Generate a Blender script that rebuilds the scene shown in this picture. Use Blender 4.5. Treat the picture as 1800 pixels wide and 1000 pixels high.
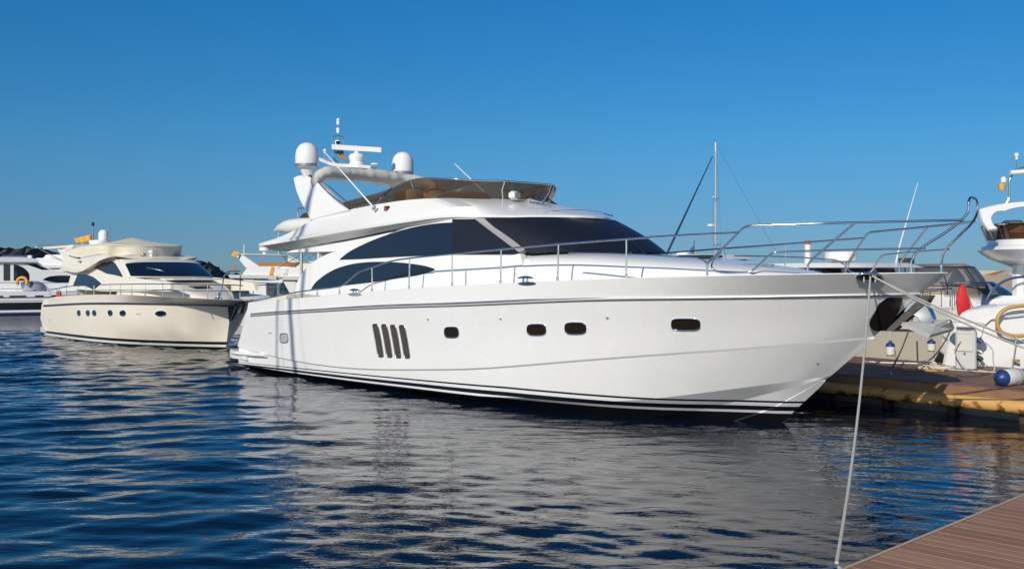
import bpy, bmesh, math, random, json
import numpy as np
from mathutils import Vector, Matrix
random.seed(7); rng = np.random.default_rng(11)
R = math.radians
for o in list(bpy.data.objects): bpy.data.objects.remove(o)
sc = bpy.context.scene
C = sc.collection
# ------------------------------------------------------------------ camera, sky, sun, exposure
cam = bpy.data.cameras.new('camera'); co = bpy.data.objects.new('camera', cam); C.objects.link(co)
cam.sensor_width = 36.0; cam.lens = 36.0; cam.clip_start = 0.1; cam.clip_end = 9000
cam.shift_y = -22/1800
co.location = (0, 0, 2.6); co.rotation_euler = (R(90), 0, 0)
sc.camera = co
TO_SUN = Vector((-1.76, -3.51, 2.15)).normalized()
SUN_EL = math.asin(TO_SUN.z); SUN_AZ = math.atan2(TO_SUN.x, TO_SUN.y)
w = bpy.data.worlds.new('World'); sc.world = w; w.use_nodes = True
nt = w.node_tree; bg = nt.nodes['Background']
sky = nt.nodes.new('ShaderNodeTexSky'); sky.sky_type = 'NISHITA'; sky.sun_disc = False
sky.sun_elevation = SUN_EL; sky.sun_rotation = SUN_AZ
sky.altitude = 0; sky.air_density = 0.8; sky.dust_density = 0.1; sky.ozone_density = 5
# clear polarised air: the sky opposite the sun is a deeper blue than towards the sun
tcw = nt.nodes.new('ShaderNodeTexCoord'); sxw = nt.nodes.new('ShaderNodeSeparateXYZ'); nt.links.new(tcw.outputs['Generated'], sxw.inputs[0])
rmp = nt.nodes.new('ShaderNodeValToRGB'); nt.links.new(sxw.outputs[2], rmp.inputs[0])
SK = [(0, (.26,.42,.60)), (.03, (.27,.43,.60)), (.10, (.28,.58,.71)), (.13, (.25,.63,.77)), (.25, (.15,.70,.92)), (.42, (.10,.50,.72)), (1, (.35,.60,.75))]
el_ = rmp.color_ramp.elements
for i_, (p_, c_) in enumerate(SK):
    e_ = el_[i_] if i_ < 1 else (el_[-1] if i_ == len(SK)-1 else el_.new(p_)); e_.position = p_; e_.color = (*c_, 1)
dt = nt.nodes.new('ShaderNodeVectorMath'); dt.operation = 'DOT_PRODUCT'; nt.links.new(tcw.outputs['Generated'], dt.inputs[0]); dt.inputs[1].default_value = (-math.sin(SUN_AZ), -math.cos(SUN_AZ), 0)
mrw = nt.nodes.new('ShaderNodeMapRange'); mrw.inputs[1].default_value = -.35; mrw.inputs[2].default_value = .25; nt.links.new(dt.outputs['Value'], mrw.inputs[0])
mxt = nt.nodes.new('ShaderNodeMix'); mxt.data_type = 'RGBA'; mxt.inputs[6].default_value = (1,1,1,1); nt.links.new(mrw.outputs[0], mxt.inputs[0]); nt.links.new(rmp.outputs[0], mxt.inputs[7])
mul = nt.nodes.new('ShaderNodeMix'); mul.data_type = 'RGBA'; mul.blend_type = 'MULTIPLY'; mul.inputs[0].default_value = 1
nt.links.new(sky.outputs[0], mul.inputs[6]); nt.links.new(mxt.outputs[2], mul.inputs[7]); nt.links.new(mul.outputs[2], bg.inputs[0])
bg.inputs[1].default_value = 0.10
sl = bpy.data.lights.new('sun', 'SUN'); so = bpy.data.objects.new('sun', sl); C.objects.link(so)
sl.energy = 3.85; sl.angle = R(0.5); sl.color = (1, .93, .82)
so.rotation_euler = TO_SUN.to_track_quat('Z', 'Y').to_euler(); so.location = (-20, -40, 30)
vs = sc.view_settings; vs.view_transform = 'Standard'; vs.look = 'None'; vs.exposure = 0.0; vs.gamma = 1.0
sc.render.engine = 'CYCLES'
cy = sc.cycles; cy.max_bounces = 8; cy.diffuse_bounces = 3; cy.glossy_bounces = 4; cy.transparent_max_bounces = 12
cy.caustics_reflective = True; cy.blur_glossy = 0.3; cy.caustics_refractive = False; cy.sample_clamp_indirect = 4.0
cy.use_denoising = True

# ------------------------------------------------------------------ materials
MAT = {}
def mat(name, col, rough=.5, metal=0, noise=0, nscale=8, bump=0, bscale=40, coat=0, ior=1.5, rvar=0, sheen=0, stretch=(1,1,1)):
    if name in MAT: return MAT[name]
    m = bpy.data.materials.new(name); m.use_nodes = True; n = m.node_tree.nodes; k = m.node_tree.links
    p = n['Principled BSDF']; p.inputs['Base Color'].default_value = (*col, 1)
    p.inputs['Roughness'].default_value = rough; p.inputs['Metallic'].default_value = metal
    p.inputs['IOR'].default_value = ior; p.inputs['Coat Weight'].default_value = coat; p.inputs['Coat Roughness'].default_value = .06
    p.inputs['Sheen Weight'].default_value = sheen
    tc = n.new('ShaderNodeTexCoord'); mp = n.new('ShaderNodeMapping'); mp.inputs['Scale'].default_value = stretch
    k.new(tc.outputs['Object'], mp.inputs['Vector'])
    if noise or rvar:
        t = n.new('ShaderNodeTexNoise'); t.inputs['Scale'].default_value = nscale; t.inputs['Detail'].default_value = 5
        k.new(mp.outputs[0], t.inputs['Vector'])
        if noise:
            mx = n.new('ShaderNodeMix'); mx.data_type = 'RGBA'
            mx.inputs[6].default_value = (*[c*(1-noise) for c in col], 1); mx.inputs[7].default_value = (*[min(1, c*(1+noise)) for c in col], 1)
            k.new(t.outputs['Fac'], mx.inputs[0]); k.new(mx.outputs[2], p.inputs['Base Color'])
        if rvar:
            mr = n.new('ShaderNodeMapRange'); mr.inputs[1].default_value = .3; mr.inputs[2].default_value = .7
            mr.inputs[3].default_value = rough; mr.inputs[4].default_value = rough+rvar
            k.new(t.outputs['Fac'], mr.inputs[0]); k.new(mr.outputs[0], p.inputs['Roughness'])
    if bump:
        t = n.new('ShaderNodeTexNoise'); t.inputs['Scale'].default_value = bscale; t.inputs['Detail'].default_value = 4
        k.new(mp.outputs[0], t.inputs['Vector'])
        b = n.new('ShaderNodeBump'); b.inputs['Strength'].default_value = bump; b.inputs['Distance'].default_value = .02
        k.new(t.outputs['Fac'], b.inputs['Height']); k.new(b.outputs[0], p.inputs['Normal'])
    MAT[name] = m; return m
def bands(name, base, stops, rough=.2, noise=.03, zmap=None, coat=.3, zrat=None):
    """gel coat whose painted stripes follow height: stops = [(z_from, colour), ...] rising; zmap = (z0, slope) makes the stripes climb forward"""
    m = bpy.data.materials.new(name); m.use_nodes = True; n = m.node_tree.nodes; k = m.node_tree.links
    p = n['Principled BSDF']; p.inputs['Roughness'].default_value = rough; p.inputs['Coat Weight'].default_value = coat; p.inputs['Coat Roughness'].default_value = .05
    tc = n.new('ShaderNodeTexCoord'); sx = n.new('ShaderNodeSeparateXYZ'); k.new(tc.outputs['Object'], sx.inputs[0])
    sl_ = n.new('ShaderNodeMath'); sl_.operation = 'MULTIPLY_ADD'; sl_.inputs[1].default_value = -(zmap or 0); k.new(sx.outputs[0], sl_.inputs[0]); k.new(sx.outputs[2], sl_.inputs[2])
    cur = None
    t = n.new('ShaderNodeTexNoise'); t.inputs['Scale'].default_value = 1.4; t.inputs['Detail'].default_value = 6; k.new(tc.outputs['Object'], t.inputs['Vector'])
    if zrat:      # stripe heights as a share of the boot top, which climbs forward from zrat[0] by zrat[1] per metre up to zrat[2]
        q1 = n.new('ShaderNodeMath'); q1.operation = 'MULTIPLY_ADD'; q1.inputs[1].default_value = zrat[1]; q1.inputs[2].default_value = zrat[0]; k.new(sx.outputs[0], q1.inputs[0])
        q2 = n.new('ShaderNodeMath'); q2.operation = 'MINIMUM'; q2.inputs[1].default_value = zrat[2]; k.new(q1.outputs[0], q2.inputs[0])
        sl_ = n.new('ShaderNodeMath'); sl_.operation = 'DIVIDE'; k.new(sx.outputs[2], sl_.inputs[0]); k.new(q2.outputs[0], sl_.inputs[1])
    for z, c in stops:
        mx = n.new('ShaderNodeMix'); mx.data_type = 'RGBA'
        if cur is None:
            mx.inputs[6].default_value = (*c, 1); mx.inputs[7].default_value = (*c, 1); cur = mx.outputs[2]; continue
        g = n.new('ShaderNodeMath'); g.operation = 'GREATER_THAN'; g.inputs[1].default_value = z; k.new(sl_.outputs[0], g.inputs[0])
        k.new(g.outputs[0], mx.inputs[0]); k.new(cur, mx.inputs[6]); mx.inputs[7].default_value = (*c, 1); cur = mx.outputs[2]
    mx = n.new('ShaderNodeMix'); mx.data_type = 'RGBA'; mx.blend_type = 'MULTIPLY'; mx.inputs[0].default_value = 1
    ra = n.new('ShaderNodeMapRange'); ra.inputs[1].default_value = .3; ra.inputs[2].default_value = .7; ra.inputs[3].default_value = 1-noise; ra.inputs[4].default_value = 1
    k.new(t.outputs['Fac'], ra.inputs[0]); k.new(cur, mx.inputs[6]); k.new(ra.outputs[0], mx.inputs[7]); k.new(mx.outputs[2], p.inputs['Base Color'])
    rr_ = n.new('ShaderNodeMapRange'); rr_.inputs[3].default_value = rough; rr_.inputs[4].default_value = rough+.15; k.new(t.outputs['Fac'], rr_.inputs[0]); k.new(rr_.outputs[0], p.inputs['Roughness'])
    return m
def tint(name, trans, gloss=.9, rough=.02, f=1.45, haze=None):
    m = bpy.data.materials.new(name); m.use_nodes = True; n = m.node_tree.nodes; k = m.node_tree.links
    out = n['Material Output']; n.remove(n['Principled BSDF'])
    a = n.new('ShaderNodeBsdfTransparent'); a.inputs[0].default_value = (*trans, 1)
    b = n.new('ShaderNodeBsdfGlossy'); b.inputs['Color'].default_value = (gloss,)*3+(1,); b.inputs['Roughness'].default_value = rough
    fr = n.new('ShaderNodeFresnel'); fr.inputs[0].default_value = f; mx = n.new('ShaderNodeMixShader')
    if haze:
        df = n.new('ShaderNodeBsdfDiffuse'); df.inputs[0].default_value = (*haze, 1); m2 = n.new('ShaderNodeMixShader'); m2.inputs[0].default_value = .35
        k.new(a.outputs[0], m2.inputs[1]); k.new(df.outputs[0], m2.inputs[2]); a = m2
    k.new(fr.outputs[0], mx.inputs[0]); k.new(a.outputs[0], mx.inputs[1]); k.new(b.outputs[0], mx.inputs[2]); k.new(mx.outputs[0], out.inputs[0])
    return m
WHITE = mat('white_gelcoat', (.80,.80,.78), .22, noise=.012, nscale=.8, coat=.35, rvar=.10)
OLDWHITE = mat('weathered_white', (.74,.74,.71), .35, noise=.06, nscale=4, coat=.1)
CREAM = mat('cream_gelcoat', (.80,.745,.63), .25, noise=.03, nscale=3, coat=.3)
CHROME = mat('polished_steel', (.72,.73,.75), .07, metal=1)
RAILSTEEL = mat('brushed_steel', (.80,.80,.79), .38, metal=.55)
DULLSTEEL = mat('galvanised_steel', (.45,.46,.47), .34, metal=.9, noise=.15, nscale=14)
GLASS = mat('dark_window_glass', (.006,.012,.024), .04, ior=1.6, coat=.4)
PORTG = mat('bronze_porthole_glass', (.022,.015,.011), .12, ior=1.35)
BLACK = mat('black_rubber', (.012,.012,.013), .5)
NAVY = mat('navy_canvas', (.015,.03,.09), .8, bump=.3, bscale=60)
MESH = mat('black_mesh_cover', (.010,.012,.020), .42, noise=.25, nscale=2.2, bump=.12, bscale=7)
CANVAS = mat('pale_canvas', (.54,.53,.48), .85, noise=.08, nscale=3, bump=.9, bscale=7)
CREAMCANVAS = mat('cream_canvas', (.66,.61,.49), .85, noise=.06, nscale=3, bump=.35, bscale=6)
PLASTIC = mat('white_plastic', (.78,.78,.76), .3)
ROPE = mat('pale_rope', (.55,.53,.47), .9, noise=.2, nscale=60, bump=.6, bscale=120)
TINT = tint('smoked_acrylic', (.25,.16,.10), haze=(.15,.09,.055))
CLEAR = tint('clear_screen', (.72,.76,.78))
ORANGE = mat('orange_flag_cloth', (.72,.36,.05), .8, noise=.08)
REDCLOTH = mat('red_flag_cloth', (.55,.015,.02), .75, noise=.1, nscale=5)
BLUEFEND = mat('blue_fender_end', (.012,.045,.16), .4)
FENDW = mat('white_fender_vinyl', (.70,.69,.64), .45, noise=.08, nscale=5)
TAN = mat('tan_leather', (.34,.16,.06), .6, noise=.15)
DARKIN = mat('dark_interior', (.05,.048,.045), .7)

# ------------------------------------------------------------------ builders
def link(o, parent=None):
    C.objects.link(o)
    if parent is not None: o.parent = parent
    return o
def mesh(name, v, f, m, parent=None, smooth=True, sharp=None, fix=True):
    me = bpy.data.meshes.new(name); me.from_pydata([tuple(map(float, p)) for p in v], [], [tuple(map(int, q)) for q in f])
    if fix:
        b = bmesh.new(); b.from_mesh(me); bmesh.ops.remove_doubles(b, verts=b.verts, dist=1e-4); bmesh.ops.recalc_face_normals(b, faces=b.faces); b.to_mesh(me); b.free()
    me.update()
    if smooth: me.shade_smooth()
    if sharp: me.set_sharp_from_angle(angle=R(sharp))
    me.materials.append(m)
    o = bpy.data.objects.new(name, me); return link(o, parent)
def tag(o, label=None, cat=None, group=None, kind=None):
    if label: o['label'] = label
    if cat: o['category'] = cat
    if group: o['group'] = group
    if kind: o['kind'] = kind
    return o
def thing(name, label, cat, loc=(0,0,0), rz=0, group=None):
    o = bpy.data.objects.new(name, None); C.objects.link(o); o.location = loc; o.rotation_euler = (0,0,rz); o.empty_display_size = .3
    return tag(o, label, cat, group)
class MB:
    def __init__(s): s.v = []; s.f = []
    def add(s, v, f):
        n = len(s.v); s.v += [tuple(map(float, p)) for p in v]; s.f += [tuple(int(i)+n for i in q) for q in f]; return s
    def build(s, name, m, parent=None, smooth=True, sharp=38, fix=True): return mesh(name, s.v, s.f, m, parent, smooth, sharp, fix)
def resamp(c, n, smooth=True):
    c = np.array(c, float); s = np.r_[0, np.cumsum(np.linalg.norm(np.diff(c, axis=0), axis=1))]; s /= s[-1]
    u = np.linspace(0, 1, n)
    if not smooth or len(c) < 3: return np.array([np.interp(u, s, c[:, k]) for k in range(c.shape[1])]).T
    d = np.diff(c, axis=0)/np.diff(s)[:, None]; h = np.diff(s)
    t = np.zeros_like(c); t[1:-1] = (d[:-1]*h[1:, None]+d[1:]*h[:-1, None])/(h[1:]+h[:-1])[:, None]; t[0] = d[0]; t[-1] = d[-1]
    i = np.clip(np.searchsorted(s, u, 'right')-1, 0, len(c)-2); q = ((u-s[i])/h[i])[:, None]; H = h[i][:, None]
    return (2*q**3-3*q**2+1)*c[i]+(q**3-2*q**2+q)*H*t[i]+(-2*q**3+3*q**2)*c[i+1]+(q**3-q**2)*H*t[i+1]
def by_index(c, per):
    """smooth curve through control points with the same number of samples in every span (keeps control points in step across a loft)"""
    c = np.array(c, float); out = []
    e = np.vstack([2*c[0]-c[1], c, 2*c[-1]-c[-2]])
    for i in range(len(c)-1):
        p0, p1, p2, p3 = e[i:i+4]
        d1 = max(np.linalg.norm(p2-p1), 1e-6); d0 = max(np.linalg.norm(p1-p0), 1e-6); d2 = max(np.linalg.norm(p3-p2), 1e-6)
        m1 = ((p1-p0)/d0*d1+(p2-p1)/d1*d0)/(d0+d1)*d1; m2 = ((p2-p1)/d1*d2+(p3-p2)/d2*d1)/(d1+d2)*d1
        for q in np.linspace(0, 1, per, endpoint=False):
            out.append((2*q**3-3*q**2+1)*p1+(q**3-2*q**2+q)*m1+(-2*q**3+3*q**2)*p2+(q**3-q**2)*m2)
    out.append(c[-1]); return np.array(out)
def mirror(c):   # starboard half aft -> centreline, then port half back aft
    c = np.array(c); m = c[::-1].copy(); m[:, 1] *= -1
    return np.vstack([c, m[1:]]) if abs(c[-1][1]) < 1e-6 else np.vstack([c, m])
def loft(curves, closed=False):
    n = len(curves[0]); v = np.vstack(curves); f = []
    for a in range(len(curves)-1):
        for i in range(n if closed else n-1):
            j = (i+1) % n; f.append((a*n+i, a*n+j, (a+1)*n+j, (a+1)*n+i))
    return v, f
def tube_g(path, r, n=8, cap=True):
    P = np.array(path, float); N = len(P); r = np.full(N, r, float) if np.isscalar(r) else np.array(r, float)
    T = np.gradient(P, axis=0); T /= np.linalg.norm(T, axis=1)[:, None]+1e-12
    a = np.cross(T[0], (0,0,1)); a = a if np.linalg.norm(a) > .05 else np.cross(T[0], (1,0,0)); a /= np.linalg.norm(a); v = []
    for i in range(N):
        a = a-T[i]*(a@T[i]); a /= np.linalg.norm(a); b = np.cross(T[i], a)
        v += [P[i]+r[i]*(math.cos(q)*a+math.sin(q)*b) for q in np.linspace(0, 2*math.pi, n, endpoint=False)]
    f = [(i*n+j, i*n+(j+1) % n, (i+1)*n+(j+1) % n, (i+1)*n+j) for i in range(N-1) for j in range(n)]
    if cap: f += [tuple(range(n))[::-1], tuple(range((N-1)*n, N*n))]
    return v, f
def tube(name, path, r, m, parent=None, n=8): return mesh(name, *tube_g(path, r, n), m, parent, sharp=50)
def round_path(p, n=6, rad=.08):
    """polyline with rounded corners, as a bent pipe has"""
    p = [np.array(q, float) for q in p]; out = [p[0]]
    for a, b, c in zip(p[:-2], p[1:-1], p[2:]):
        u = a-b; v = c-b; lu = np.linalg.norm(u); lv = np.linalg.norm(v); d = min(rad, lu*.45, lv*.45)
        s = b+u/lu*d; e = b+v/lv*d
        out += [(1-t)**2*s+2*t*(1-t)*b+t*t*e for t in np.linspace(0, 1, n)]
    return np.array(out+[p[-1]])
def lathe_g(prof, c=(0,0,0), n=20, sx=1, sy=1):
    v = []; f = []
    for r, z in prof: v += [(c[0]+r*sx*math.cos(q), c[1]+r*sy*math.sin(q), c[2]+z) for q in np.linspace(0, 2*math.pi, n, endpoint=False)]
    for i in range(len(prof)-1): f += [(i*n+j, i*n+(j+1) % n, (i+1)*n+(j+1) % n, (i+1)*n+j) for j in range(n)]
    f += [tuple(range(n))[::-1], tuple(range((len(prof)-1)*n, len(prof)*n))]
    return v, f
def lathe(name, prof, c, m, parent=None, n=20, sharp=40, **k): return mesh(name, *lathe_g(prof, c, n, **k), m, parent, sharp=sharp)
def box_g(c, s, bev=.01, rz=0, taper=1):
    x, y, z = [q/2 for q in s]; b = min(bev, x*.9, y*.9, z*.9); v = []
    for zz, k, t in ((-z, 1, 1), (-z+b, 0, 1), (z-b, 0, taper), (z, 1, taper)):
        X = (x-(b if k else 0))*t; Y = (y-(b if k else 0))*t
        for px, py in ((X-b,-Y), (X,-Y+b), (X,Y-b), (X-b,Y), (-X+b,Y), (-X,Y-b), (-X,-Y+b), (-X+b,-Y)):
            v.append((c[0]+px*math.cos(rz)-py*math.sin(rz), c[1]+px*math.sin(rz)+py*math.cos(rz), c[2]+zz))
    f = [(a*8+i, a*8+(i+1) % 8, (a+1)*8+(i+1) % 8, (a+1)*8+i) for a in range(3) for i in range(8)]+[tuple(range(8))[::-1], tuple(range(24, 32))]
    return v, f
def box(name, c, s, m, parent=None, bev=.01, rz=0, taper=1): return mesh(name, *box_g(c, s, bev, rz, taper), m, parent, sharp=30)
def slab_g(poly, n, back, front, bev=0):
    """outline extruded along n from -back to +front, with an optional bevelled front edge"""
    P = np.array(poly, float); n = np.array(n, float); n /= np.linalg.norm(n); k = len(P); c = P.mean(0)
    rings = [P-n*back, P+n*(front-bev)]
    if bev:
        d = P-c; d -= np.outer(d@n, n); L = np.linalg.norm(d, axis=1)[:, None]; rings.append(P-d/L*bev+n*front)
    v = np.vstack(rings); f = [(a*k+i, a*k+(i+1) % k, (a+1)*k+(i+1) % k, (a+1)*k+i) for a in range(len(rings)-1) for i in range(k)]
    f += [tuple(range(k))[::-1], tuple(range((len(rings)-1)*k, len(rings)*k))]
    return v, f
def slab(name, poly, n, back, front, m, parent=None, bev=0, sharp=30): return mesh(name, *slab_g(poly, n, back, front, bev), m, parent, sharp=sharp)
def ringframe_g(poly, n, r):   # a rim tube around an outline
    P = np.array(poly, float)+np.array(n)*r*.4; P = np.vstack([P, P[:1]]); return tube_g(P, r, 6, cap=False)
def spline_poly(poly, per=5, corners=()):
    """closed outline smoothed between the listed corner indices"""
    k = len(poly)
    if not corners: return by_index(list(poly)+[poly[0]], per)[:-1]
    out = []; cs = sorted(corners)
    for a, b in zip(cs, cs[1:]+[cs[0]+k]):
        seg = [poly[i % k] for i in range(a, b+1)]
        out += list(by_index(seg, per)[:-1]) if len(seg) > 2 else [np.array(seg[0])]
    return np.array(out)
def flip(o_v): v = np.array(o_v, float); v[:, 1] *= -1; return v
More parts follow.
